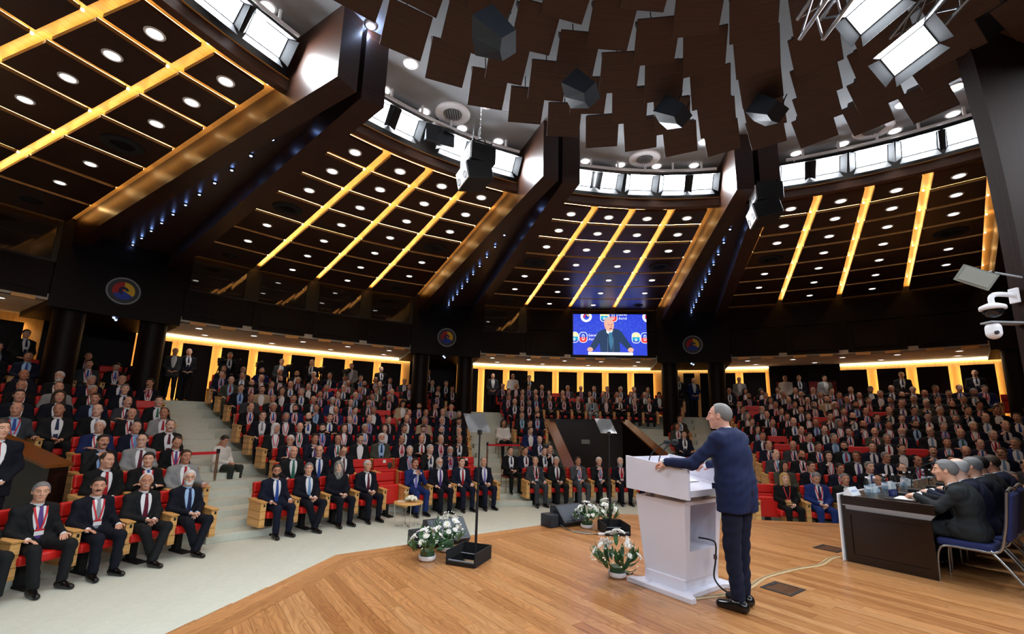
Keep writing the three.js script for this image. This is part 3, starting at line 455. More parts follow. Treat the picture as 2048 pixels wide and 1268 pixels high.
// ------------------------------------------------------------------ big screen
{
  const cv = document.createElement('canvas'); cv.width = 1024; cv.height = 588; const c = cv.getContext('2d'), rnd = rng(9);
  c.fillStyle = '#2f40c4'; c.fillRect(0, 0, 1024, 588);
  for (let i = 0; i < 4200; i++) { const x = rnd() * 1024, y = rnd() * 588, s = Math.sin(x * 0.008) * 60 + 200, d = Math.abs(y - s); if (rnd() > 0.25 + 0.6 * Math.exp(-d * d / 20000)) continue; c.fillStyle = rnd() < 0.5 ? 'rgba(40,150,230,0.55)' : 'rgba(150,215,250,0.5)'; c.fillRect(x, y, 2 + rnd() * 9, 1.5 + rnd() * 3); }
  const eighty = (x, y, s) => {
    c.save(); c.translate(x, y); c.scale(s, s); c.lineWidth = 8; c.strokeStyle = '#fff';
    for (const [cx, a, b, d] of [[0, '#e9d89a', '#1e9fc4', '#2c4fb4'], [130, '#2c4fc4', '#2338a0', '#e23a3f']]) {
      c.save(); c.beginPath(); c.roundRect(cx - 58, -78, 116, 156, 48); c.fillStyle = a; c.fill(); c.clip(); c.fillStyle = b; c.fillRect(cx - 58, -10, 116, 90); c.fillStyle = d; c.fillRect(cx - 58, cx ? 0 : 40, 116, 80); c.restore();
      c.beginPath(); c.roundRect(cx - 58, -78, 116, 156, 48); c.stroke(); c.fillStyle = '#fff';
      if (cx) { c.beginPath(); c.roundRect(cx - 14, -42, 28, 84, 14); c.stroke(); } else { c.beginPath(); c.roundRect(-10, -46, 20, 26, 9); c.stroke(); c.beginPath(); c.roundRect(-11, 14, 22, 34, 10); c.stroke(); }
    }
    c.fillStyle = '#fff'; c.font = '50px sans-serif'; c.fillText('Genel', 205, -14); c.fillText('.Kurul', 198, 44); c.restore();
  };
  eighty(440, 34, 0.95); eighty(18, 338, 0.95); eighty(876, 338, 0.95);
  for (const [x, y] of [[185, 36], [1050, 36]]) { c.strokeStyle = '#fff'; c.lineWidth = 34; c.beginPath(); c.arc(x, y, 62, 0, 7); c.stroke(); c.fillStyle = '#2a37b8'; c.beginPath(); c.arc(x, y, 46, 0, 7); c.fill(); c.strokeStyle = '#dd3a3f'; c.lineWidth = 17; c.beginPath(); c.arc(x, y, 30, 2.4, 4.6); c.stroke(); c.strokeStyle = '#2b5fd0'; c.beginPath(); c.arc(x, y, 30, 0.4, 2.4); c.stroke(); c.strokeStyle = '#e8cf3a'; c.beginPath(); c.arc(x, y, 30, 4.9, 6.3); c.stroke(); }
  // the person speaking, as the camera feed shows them
  c.fillStyle = '#233a58'; c.beginPath(); c.moveTo(455, 215); c.quadraticCurveTo(350, 235, 330, 300); c.lineTo(235, 470); c.quadraticCurveTo(215, 505, 250, 515); c.lineTo(300, 520); c.lineTo(370, 420); c.lineTo(385, 545); c.lineTo(655, 545); c.lineTo(650, 400); c.lineTo(760, 510); c.lineTo(830, 490); c.lineTo(700, 290); c.quadraticCurveTo(670, 225, 590, 210); c.fill();
  c.fillStyle = '#eef2f8'; c.beginPath(); c.moveTo(462, 205); c.lineTo(470, 270); c.lineTo(520, 300); c.lineTo(560, 232); c.fill(); c.fillStyle = '#3b6f8e'; c.beginPath(); c.moveTo(500, 262); c.lineTo(545, 262); c.lineTo(560, 400); c.lineTo(530, 530); c.lineTo(500, 400); c.fill();
  c.fillStyle = '#d9a592'; c.beginPath(); c.ellipse(505, 150, 68, 100, -0.12, 0, 7); c.fill(); c.fillStyle = '#b9aaa6'; c.beginPath(); c.ellipse(495, 82, 62, 40, -0.1, 3.1, 6.3); c.fill(); c.fillStyle = '#8a5a4c'; c.fillRect(486, 146, 26, 8); c.fillRect(532, 140, 22, 8); c.beginPath(); c.ellipse(528, 208, 20, 9, -0.1, 0, 7); c.fill(); c.fillStyle = '#c48b78'; c.beginPath(); c.ellipse(535, 170, 12, 18, 0, 0, 7); c.fill();
  c.fillStyle = '#dba793'; for (const x of [238, 800]) { c.beginPath(); c.ellipse(x, 512, 40, 34, 0, 0, 7); c.fill(); }
  c.fillStyle = '#f3f4fa'; c.fillRect(210, 548, 620, 40); c.strokeStyle = '#8893a8'; c.lineWidth = 3; for (const x of [478, 556]) { c.beginPath(); c.moveTo(x, 548); c.lineTo(x + 8, 330); c.stroke(); }
  const t = new THREE.CanvasTexture(cv); t.colorSpace = THREE.SRGBColorSpace;
  const az = ((-0.58 + 9.6) / 2) * D2R, p = pol(R7 - 0.12, az, 5.185), o = thing('video_screen', 'bright blue video screen showing a person in a suit at a lectern', 'screen'); at(o, p, -az);
  part('frame', rbox(3.02, 1.78, 0.12, 0.02, 0, 0, -0.07), M.black, o);
  part('display', new THREE.PlaneGeometry(2.9, 1.66).translate(0, 0, 0.002), new THREE.MeshStandardMaterial({ color: 0x000000, emissive: 0xffffff, emissiveMap: t, emissiveIntensity: 1.05, roughness: 0.4 }), o, 'blue picture of a speaker, the number 80 and the words Genel Kurul');
  const l = new THREE.RectAreaLight(new THREE.Color(0.25, 0.33, 0.9), 0.3, 2.8, 1.6); l.position.set(0, 0, 0.02); l.rotation.y = Math.PI; o.add(l);
  // a second small screen behind the gallery glass on the left
  const cv2 = document.createElement('canvas'); cv2.width = 256; cv2.height = 128; const d = cv2.getContext('2d'); d.fillStyle = '#141a6a'; d.fillRect(0, 0, 256, 128); d.strokeStyle = '#d8dcf0'; d.lineWidth = 5; d.beginPath(); d.arc(20, 34, 12, 0, 7); d.stroke(); d.fillStyle = '#cfd4f0'; d.font = '20px sans-serif'; d.fillText('EKONOMİ', 4, 84); d.fillRect(150, 28, 22, 3);
  const t2 = new THREE.CanvasTexture(cv2); t2.colorSpace = THREE.SRGBColorSpace; const az2 = ribAz(3, 0.42), o2 = thing('booth_screen', 'dim blue screen behind the gallery window left of the video screen', 'screen'); at(o2, pol(R7 + 0.35, az2, 5.62), -az2);
  part('frame', box(1.3, 0.74, 0.05, 0, 0, -0.03), M.black, o2); part('display', new THREE.PlaneGeometry(1.22, 0.66), new THREE.MeshStandardMaterial({ color: 0x000000, emissive: 0xffffff, emissiveMap: t2, emissiveIntensity: 0.4, roughness: 0.4 }), o2);
}
// ------------------------------------------------------------------ figures: signed distances meshed with surface nets
const V3 = (x, y, z) => [x, y, z];
function seg(p, a, b, ra, rb) { const bx = b[0] - a[0], by = b[1] - a[1], bz = b[2] - a[2], px = p[0] - a[0], py = p[1] - a[1], pz = p[2] - a[2]; let t = (px * bx + py * by + pz * bz) / (bx * bx + by * by + bz * bz + 1e-12); t = t < 0 ? 0 : t > 1 ? 1 : t; return Math.hypot(px - bx * t, py - by * t, pz - bz * t) - (ra + (rb - ra) * t); }
function ell(p, c, r) { const x = (p[0] - c[0]) / r[0], y = (p[1] - c[1]) / r[1], z = (p[2] - c[2]) / r[2], k = Math.hypot(x, y, z), m = Math.min(r[0], r[1], r[2]); return k < 1e-6 ? -m : (k - 1) * k / Math.hypot(x / r[0], y / r[1], z / r[2]); }
const smin = (a, b, k) => { const h = Math.max(k - Math.abs(a - b), 0) / k; return Math.min(a, b) - h * h * k * 0.25; };
const smax = (a, b, k) => -smin(-a, -b, k);
function net(sdf, lo, hi, h) {   // surface nets: one vertex in every cell that the surface crosses
  const n = lo.map((a, i) => Math.max(3, Math.ceil((hi[i] - a) / h) + 1)), [nx, ny, nz] = n, F = new Float32Array(nx * ny * nz), id = new Int32Array(nx * ny * nz).fill(-1), P = [], I = [], p = [0, 0, 0];
  for (let k = 0, q = 0; k < nz; k++) for (let j = 0; j < ny; j++) for (let i = 0; i < nx; i++, q++) { p[0] = lo[0] + i * h; p[1] = lo[1] + j * h; p[2] = lo[2] + k * h; F[q] = sdf(p); }
  const sx = 1, sy = nx, sz = nx * ny, off = [0, sx, sy, sx + sy, sz, sx + sz, sy + sz, sx + sy + sz], edges = [[0, 1], [2, 3], [4, 5], [6, 7], [0, 2], [1, 3], [4, 6], [5, 7], [0, 4], [1, 5], [2, 6], [3, 7]];
  for (let k = 0; k < nz - 1; k++) for (let j = 0; j < ny - 1; j++) for (let i = 0; i < nx - 1; i++) {
    const q = i + j * sy + k * sz; let s = 0; for (let c = 0; c < 8; c++) if (F[q + off[c]] < 0) s++;
    if (s === 0 || s === 8) continue;
    let x = 0, y = 0, z = 0, m = 0;
    for (const [a, b] of edges) { const fa = F[q + off[a]], fb = F[q + off[b]]; if ((fa < 0) === (fb < 0)) continue; const t = fa / (fa - fb); x += (a & 1) + ((b & 1) - (a & 1)) * t; y += ((a >> 1) & 1) + (((b >> 1) & 1) - ((a >> 1) & 1)) * t; z += (a >> 2) + ((b >> 2) - (a >> 2)) * t; m++; }
    id[q] = P.length / 3; P.push(lo[0] + (i + x / m) * h, lo[1] + (j + y / m) * h, lo[2] + (k + z / m) * h);
  }
  for (let k = 1; k < nz - 1; k++) for (let j = 1; j < ny - 1; j++) for (let i = 1; i < nx - 1; i++) {
    const q = i + j * sy + k * sz, a = F[q] < 0;
    for (const [d, u, v] of [[sx, sy, sz], [sy, sz, sx], [sz, sx, sy]]) {
      if ((F[q + d] < 0) === a) continue;
      const A = id[q], B = id[q - u], C = id[q - u - v], D = id[q - v]; if (A < 0 || B < 0 || C < 0 || D < 0) continue;
      if (a) I.push(A, B, C, A, C, D); else I.push(A, C, B, A, D, C);
    }
  }
  const g = new THREE.BufferGeometry(); g.setAttribute('position', new THREE.Float32BufferAttribute(P, 3)); g.setIndex(I); g.computeVertexNormals(); return g;
}
function mergeAll(list) {   // indexed merge of position, normal, colour
  let nv = 0, ni = 0; for (const g of list) { nv += g.attributes.position.count; ni += g.index ? g.index.count : g.attributes.position.count; }
  const P = new Float32Array(nv * 3), N = new Float32Array(nv * 3), C = new Float32Array(nv * 3).fill(1), I = new Uint32Array(ni); let v = 0, i = 0;
  for (const g of list) { P.set(g.attributes.position.array.subarray(0, g.attributes.position.count * 3), v * 3); N.set(g.attributes.normal.array.subarray(0, g.attributes.position.count * 3), v * 3); if (g.attributes.color) C.set(g.attributes.color.array, v * 3); const c = g.attributes.position.count; if (g.index) for (let k = 0; k < g.index.count; k++) I[i++] = g.index.array[k] + v; else for (let k = 0; k < c; k++) I[i++] = k + v; v += c; }
  const o = new THREE.BufferGeometry(); o.setAttribute('position', new THREE.BufferAttribute(P, 3)); o.setAttribute('normal', new THREE.BufferAttribute(N, 3)); o.setAttribute('color', new THREE.BufferAttribute(C, 3)); o.setIndex(new THREE.BufferAttribute(I, 1)); return o;
}
// head, facing +z, centre at the origin, about 0.24 m tall
const cranium = (p, grow = 0) => ell(p, V3(0, 0.028, -0.014), [0.077 + grow, 0.092 + grow, 0.098 + grow]);
function headSdf(p) {
  const q = [Math.abs(p[0]), p[1], p[2]];
  let d = smin(cranium(p), ell(p, V3(0, -0.042, 0.018), [0.06, 0.068, 0.07]), 0.03);
  d = smin(d, seg(q, V3(0.0, -0.094, 0.062), V3(0.018, -0.09, 0.055), 0.02, 0.02), 0.022);
  d = smin(d, seg(q, V3(0.03, -0.02, 0.066), V3(0.05, -0.012, 0.046), 0.016, 0.016), 0.02);
  d = smin(d, seg(q, V3(0, 0.036, 0.085), V3(0.042, 0.034, 0.068), 0.009, 0.008), 0.014);
  d = smax(d, -ell(q, V3(0.032, 0.014, 0.098), [0.019, 0.012, 0.022]), 0.012);
  d = smin(d, Math.hypot(q[0] - 0.032, q[1] - 0.013, q[2] - 0.071) - 0.0135, 0.004);
  d = smin(d, seg(p, V3(0, 0.024, 0.086), V3(0, -0.02, 0.106), 0.0075, 0.0125), 0.012);
  d = smin(d, seg(q, V3(0.006, -0.024, 0.096), V3(0.013, -0.024, 0.09), 0.008, 0.007), 0.006);
  d = smin(d, seg(q, V3(0, -0.05, 0.088), V3(0.02, -0.053, 0.077), 0.006, 0.004), 0.008);
  d = smin(d, seg(q, V3(0, -0.062, 0.087), V3(0.016, -0.06, 0.078), 0.006, 0.004), 0.007);
  d = smax(d, -seg(q, V3(0, -0.056, 0.096), V3(0.02, -0.056, 0.085), 0.0022, 0.002), 0.004);
  d = smin(d, ell(q, V3(0.08, 0.004, -0.012), [0.011, 0.032, 0.019]), 0.008);
  d = smax(d, -ell(q, V3(0.092, 0.006, -0.006), [0.008, 0.018, 0.009]), 0.006);
  return smin(d, seg(p, V3(0, -0.05, -0.022), V3(0, -0.19, -0.05), 0.054, 0.062), 0.03);
}
function paintFace(g, brow = [0.3, 0.26, 0.24]) {
  const p = g.attributes.position, C = new Float32Array(p.count * 3).fill(1);
  for (let i = 0; i < p.count; i++) {
    const x = Math.abs(p.getX(i)), y = p.getY(i), z = p.getZ(i); let c = null;
    if (z > 0.055 && Math.hypot((x - 0.032) / 0.016, (y - 0.013) / 0.0075) < 1) c = Math.hypot(x - 0.032, y - 0.013) < 0.0072 ? [0.09, 0.07, 0.06] : [0.95, 1.05, 1.1];
    else if (z > 0.05 && x > 0.012 && x < 0.052 && Math.abs(y - 0.037 + (x - 0.03) * (x - 0.03) * 6) < 0.0058) c = brow;
    else if (z > 0.065 && x < 0.023 && y < -0.046 && y > -0.068) c = [0.82, 0.56, 0.55];
    if (c) { C[i * 3] = c[0]; C[i * 3 + 1] = c[1]; C[i * 3 + 2] = c[2]; }
  }
  return g.setAttribute('color', new THREE.BufferAttribute(C, 3));
}
const lerpTab = (t, x) => { if (x <= t[0][0]) return t[0][1]; for (let i = 1; i < t.length; i++) if (x <= t[i][0]) return t[i - 1][1] + (t[i][1] - t[i - 1][1]) * (x - t[i - 1][0]) / (t[i][0] - t[i - 1][0]); return t[t.length - 1][1]; };
const HAIR = {
  short: (p) => { const line = lerpTab([[-0.11, -0.075], [-0.06, -0.06], [-0.03, -0.005], [0.012, 0.0], [0.03, 0.03], [0.05, 0.078], [0.1, 0.088]], p[2]); return smax(cranium(p, 0.0095 + 0.0025 * Math.sin(p[0] * 170 + 3 * Math.sin(p[2] * 60)) * Math.sin(p[2] * 110 + p[1] * 60)), (line - p[1]) * 0.75, 0.012); },
  receding: (p) => { const line = lerpTab([[-0.11, -0.075], [-0.06, -0.06], [-0.03, -0.005], [0.008, 0.0], [0.02, 0.05], [0.03, 0.1], [0.06, 0.12]], p[2]); return smax(smax(cranium(p, 0.008), (line - p[1]) * 0.75, 0.01), -seg(p, V3(-0.045, 0.1, 0.07), V3(-0.035, 0.115, 0.02), 0.03, 0.02), 0.01); },
  sides: (p) => { const line = lerpTab([[-0.11, -0.075], [-0.06, -0.06], [-0.03, -0.005], [0.006, 0.0], [0.02, 0.05], [0.03, 0.1]], p[2]); return smax(smax(cranium(p, 0.008), (line - p[1]) * 0.75, 0.01), -ell(p, V3(0, 0.13, 0.02), [0.066, 0.085, 0.12]), 0.012); },
  long: (p) => { const q = [Math.abs(p[0]), p[1], p[2]], line = lerpTab([[-0.11, -0.3], [-0.02, -0.3], [0.03, -0.14], [0.045, 0.03], [0.055, 0.082], [0.1, 0.09]], p[2]); let d = smin(cranium(p, 0.02), seg(q, V3(0.06, 0.03, -0.02), V3(0.085, -0.17, -0.005), 0.045, 0.035), 0.03); d = smin(d, seg(p, V3(0, 0, -0.06), V3(0, -0.17, -0.07), 0.07, 0.07), 0.04); return smax(d, (line - p[1]) * 0.7, 0.012); },
  scarf: (p) => { let d = smin(cranium(p, 0.022), seg(p, V3(0, -0.04, -0.01), V3(0, -0.16, -0.02), 0.09, 0.1), 0.05); d = smin(d, seg(p, V3(0, -0.13, 0.02), V3(0, -0.21, 0.06), 0.075, 0.05), 0.04); return smax(d, -ell(p, V3(0, -0.01, 0.11), [0.062, 0.096, 0.08]), 0.012); },
};
function handSdf(p, curl) {   // right hand, fingers along +z, palm down, thumb to -x
  let d = ell(p, V3(0, 0, 0.045), [0.041, 0.017, 0.05]);
  const L = [0.068, 0.077, 0.07, 0.055];
  for (let i = 0; i < 4; i++) { const x = -0.03 + i * 0.02, s = L[i], a = V3(x, 0.002, 0.082), b = V3(x * 1.06, -0.006 - curl * 0.02, 0.082 + s * 0.5), c = V3(x * 1.05, -0.012 - curl * s * 0.75, 0.082 + s * (1 - 0.35 * curl)); d = smin(d, Math.min(seg(p, a, b, 0.0098, 0.009), seg(p, b, c, 0.009, 0.0075)), 0.006); }
  const t = V3(-0.036, -0.004, 0.02), t2 = V3(-0.062, -0.014, 0.056), t3 = V3(-0.058, -0.022, 0.084);
  d = smin(d, Math.min(seg(p, t, t2, 0.014, 0.011), seg(p, t2, t3, 0.011, 0.008)), 0.01);
  return smin(d, seg(p, V3(0, 0, -0.03), V3(0, 0, 0.02), 0.026, 0.027), 0.02);
}
const LOD = { fine: { body: 0.011, head: 0.0042, hand: 0.0042, hair: 0.006 }, near: { body: 0.017, head: 0.0062, hand: 0.0062, hair: 0.009 }, far: { body: 0.034, head: 0.0125, hand: 0.014, hair: 0.016 } };
const cache = new Map(), memo = (k, f) => { if (!cache.has(k)) cache.set(k, f()); return cache.get(k); };
const headGeo = (l) => memo('head' + l, () => paintFace(net(headSdf, [-0.11, -0.19, -0.13], [0.11, 0.135, 0.135], LOD[l].head)));
const hairGeo = (k, l) => memo('hair' + k + l, () => { const g = net(HAIR[k], [-0.15, -0.3, -0.16], [0.15, 0.16, 0.16], LOD[l].hair * (k === 'long' || k === 'scarf' ? 1.3 : 1)), p = g.attributes.position, uv = []; for (let i = 0; i < p.count; i++) uv.push(Math.atan2(p.getX(i), Math.abs(p.getZ(i)) + 0.05) * 0.1, p.getY(i)); return g.setAttribute('uv', new THREE.Float32BufferAttribute(uv, 2)); });
const handGeo = (curl, l) => memo('hand' + curl + l, () => net((p) => handSdf(p, curl), [-0.09, -0.09, -0.06], [0.07, 0.04, 0.18], LOD[l].hand));
// poses: joints of the right side are mirrored unless given; x is the person's left when seen from the front
const SEAT = { pelvis: [0, 0.515, 0], chest: [0, 0.79, -0.03], neck: [0, 0.99, -0.035], head: [0, 1.15, 0.01], hip: [0.085, 0.52, 0.0], knee: [0.13, 0.515, 0.45], ankle: [0.12, 0.1, 0.44], shoulder: [0.168, 0.915, -0.035] };
const STAND = { pelvis: [0, 0.98, 0], chest: [0, 1.3, -0.01], neck: [0, 1.5, -0.015], head: [0, 1.665, 0.025], hip: [0.085, 0.96, 0], knee: [0.095, 0.52, 0.02], ankle: [0.1, 0.1, 0.0], shoulder: [0.18, 1.425, -0.02] };
const POSES = {
  lap: { base: SEAT, L: [[0.232, 0.690, 0.02], [0.075, 0.615, 0.25], [-0.05, 0.580, 0.33]], R: [[-0.232, 0.690, 0.02], [-0.07, 0.630, 0.26], [0.05, 0.610, 0.34]], curl: 0.7 },
  thighs: { base: SEAT, L: [[0.24, 0.690, 0.0], [0.19, 0.625, 0.26], [0.14, 0.610, 0.36]], R: [[-0.24, 0.690, 0.0], [-0.19, 0.625, 0.26], [-0.14, 0.610, 0.36]], curl: 0.25 },
  chin: { base: SEAT, L: [[0.232, 0.690, 0.02], [0.06, 0.640, 0.24], [-0.05, 0.620, 0.3]], R: [[-0.225, 0.690, 0.16], [-0.1, 0.915, 0.17], [-0.03, 1.005, 0.15]], curl: 0.8 },
  crossed: { base: SEAT, L: [[0.232, 0.700, 0.05], [-0.06, 0.750, 0.2], [-0.16, 0.780, 0.17]], R: [[-0.232, 0.700, 0.05], [0.07, 0.710, 0.2], [0.16, 0.730, 0.16]], curl: 0.5 },
  steeple: { base: SEAT, L: [[0.236, 0.710, 0.12], [0.075, 0.905, 0.2], [0.02, 1.005, 0.18]], R: [[-0.236, 0.710, 0.12], [-0.075, 0.905, 0.2], [-0.02, 1.005, 0.18]], curl: 0.5 },
  arms: { base: SEAT, L: [[0.255, 0.700, -0.02], [0.27, 0.670, 0.22], [0.24, 0.670, 0.31]], R: [[-0.255, 0.700, -0.02], [-0.16, 0.630, 0.25], [-0.1, 0.600, 0.34]], curl: 0.4 },
  desk: { base: { ...SEAT, chest: [0, 0.81, 0.03], neck: [0, 0.99, 0.1], head: [0, 1.145, 0.17], shoulder: [0.168, 0.915, 0.07] }, L: [[0.236, 0.76, 0.22], [0.1, 0.84, 0.42], [0.02, 0.845, 0.5]], R: [[-0.236, 0.76, 0.22], [-0.1, 0.84, 0.42], [-0.02, 0.845, 0.5]], curl: 0.6 },
  stand: { base: STAND, L: [[0.25, 1.16, -0.03], [0.1, 0.99, 0.16], [0.0, 0.97, 0.2]], R: [[-0.25, 1.16, -0.03], [-0.1, 0.98, 0.17], [0.0, 0.96, 0.21]], curl: 0.6 },
};
const add3 = (a, b) => [a[0] + b[0], a[1] + b[1], a[2] + b[2]];
function torsoSdf(p, B, grow) {   // flattened front to back
  const f = 0.68, z0 = B.chest[2], q = [p[0], p[1], z0 + (p[2] - z0) / f], c = (v) => [v[0], v[1], z0 + (v[2] - z0) / f];
  const bk = B.bulk ?? 1; let d = smin(seg(q, c(B.pelvis), c(B.chest), 0.155 * bk, 0.165 * bk), seg(q, c(B.chest), c([0, B.shoulder[1] - 0.05, B.shoulder[2]]), 0.165 * bk, 0.135 * bk), 0.08);
  d *= f;
  d = smin(d, seg([Math.abs(p[0]), p[1], p[2]], [0.04, B.shoulder[1] + 0.018, B.shoulder[2]], [B.shoulder[0] + 0.006, B.shoulder[1] + 0.008, B.shoulder[2]], 0.075, 0.062), 0.05);
  d = smin(d, seg(p, [0, B.shoulder[1], B.shoulder[2] - 0.01], [B.neck[0], B.neck[1] - 0.035, B.neck[2] - 0.015], 0.085, 0.066), 0.06);
  return d - grow;
}
const folds = (p) => 0.0035 * Math.sin(p[1] * 46 + 9 * Math.sin(p[0] * 7 + p[2] * 5)) * Math.sin(p[0] * 23 + p[2] * 19 + 2.5 * Math.sin(p[1] * 15)) + 0.0016 * Math.sin(p[0] * 70 + p[1] * 55 + 3 * Math.sin(p[2] * 31));
const armsOf = (P) => [[1, P.L], [-1, P.R]];
function jacketSdf(p, P) {
  const B = P.base, sh = B.shoulder, seated = B.pelvis[1] < 0.7; let d = torsoSdf(p, B, 0.012);
  const lap = seated ? seg([Math.abs(p[0]), p[1], p[2]], [0.09, B.hip[1] + 0.0, -0.02], [0.115, B.hip[1] + 0.02, 0.12], 0.112, 0.098) : seg([Math.abs(p[0]), p[1], p[2]], [0.07, B.hip[1] + 0.1, -0.005], [0.085, B.hip[1] - 0.13, -0.005], 0.13, 0.128);
  d = smin(d, lap, 0.06);
  if (!seated) d = smax(d, (B.hip[1] - 0.16) - p[1], 0.01);
  for (const [s, a] of armsOf(P)) { const S = [sh[0] * s, sh[1] - 0.005, sh[2]]; let e = seg(p, S, a[0], 0.064, 0.054); e = smin(e, seg(p, a[0], a[1], 0.054, 0.041), 0.03); d = smin(d, e, 0.028); }
  return smax(d, -seg(p, [B.neck[0], B.neck[1] - 0.03, B.neck[2] + 0.012], [B.neck[0], B.neck[1] + 0.2, B.neck[2] + 0.04], 0.066, 0.075), 0.01);
}
function trousersSdf(p, P) {
  const B = P.base, Q = P.legs ?? [[1, B.hip, B.knee, B.ankle], [-1, [-B.hip[0], B.hip[1], B.hip[2]], [-B.knee[0], B.knee[1], B.knee[2]], [-B.ankle[0], B.ankle[1], B.ankle[2]]]], f = 0.75, b = B.pelvis; let d = ell(p, [b[0], b[1] + 0.0, b[2] - 0.02], [0.165, 0.13, 0.12]), both = 1e9;
  for (const [, h, k, a] of Q) { let e = smin(seg(p, h, k, 0.094, 0.07), seg(p, k, a, 0.068, 0.056), 0.03); both = both > 1e8 ? e : smin(both, e, 0.015); }
  d = smin(d, both, 0.06); return smax(d, 0.085 - p[1], 0.01);
}
function shoeSdf(p, P) { const B = P.base, Q = P.legs ?? [[1, 0, 0, B.ankle], [-1, 0, 0, [-B.ankle[0], B.ankle[1], B.ankle[2]]]]; let d = 1e9; for (const [s, , , a] of Q) { const t = s * 0.03; let e = seg(p, [a[0], 0.045, a[2] - 0.045], [a[0] + t, 0.03, a[2] + 0.15], 0.045, 0.036); e = smin(e, seg(p, [a[0], 0.06, a[2] - 0.02], [a[0] + t * 0.3, 0.06, a[2] + 0.03], 0.045, 0.036), 0.03); d = Math.min(d, e); } return smax(d, -p[1], 0.004); }
function coreSdf(p, P) { const B = P.base; let d = seg(p, B.pelvis, [B.neck[0], B.neck[1] - 0.05, B.neck[2]], 0.07, 0.06); d = smin(d, seg(p, [B.neck[0], B.neck[1] - 0.06, B.neck[2]], [B.head[0], B.head[1] - 0.1, B.head[2] - 0.03], 0.062, 0.055), 0.03); for (const [s, a] of armsOf(P)) d = smin(d, Math.min(seg(p, [B.shoulder[0] * s, B.shoulder[1], B.shoulder[2]], a[0], 0.045, 0.04), seg(p, a[0], a[1], 0.038, 0.028), seg(p, [0, B.shoulder[1] - 0.02, B.shoulder[2]], [B.shoulder[0] * s, B.shoulder[1], B.shoulder[2]], 0.05, 0.045)), 0.02); return d; }
const handTurn = (from, to, roll) => { const z = new THREE.Vector3(to[0] - from[0], to[1] - from[1], to[2] - from[2]).normalize(), y0 = new THREE.Vector3(0, 1, 0.15).normalize(), x = y0.clone().cross(z).normalize(), y = z.clone().cross(x); return new THREE.Matrix4().makeBasis(x, y, z).multiply(new THREE.Matrix4().makeRotationZ(roll)); };
function drape(P, outline, lift, cols, thick = 0.004) {   // cloth on the chest: [y, left, right] rows laid on the jacket's front
  const pts = [], I = [], n = cols + 1, B = P.base, surf = (x, y) => { let z = 0.45; for (let i = 0; i < 60; i++) { const d = torsoSdf([x, y, z], B, 0.014); if (d < 0.001) break; z -= Math.max(0.002, d * 0.8); if (z < -0.4) break; } return z; };
  for (const [y, l, r, extra = 0] of outline) for (let i = 0; i <= cols; i++) { const x = l + (r - l) * i / cols, q = surf(x, y); pts.push([x, y, q + lift + extra]); }
  const m = pts.length; for (const q of pts.slice()) pts.push([q[0], q[1], q[2] - thick]);
  const R = outline.length;
  for (let j = 0; j < R - 1; j++) for (let i = 0; i < cols; i++) { const a = j * n + i; I.push(a, a + n, a + 1, a + 1, a + n, a + n + 1, a + m, a + 1 + m, a + n + m, a + 1 + m, a + n + 1 + m, a + n + m); }
  for (let j = 0; j < R - 1; j++) { const a = j * n, b = a + n - 1; I.push(a, a + m, a + n, a + m, a + n + m, a + n, b, b + n, b + m, b + m, b + n, b + n + m); }
  const g = new THREE.BufferGeometry(); g.setAttribute('position', new THREE.Float32BufferAttribute(pts.flat(), 3)); g.setIndex(I); g.computeVertexNormals(); return g;
}
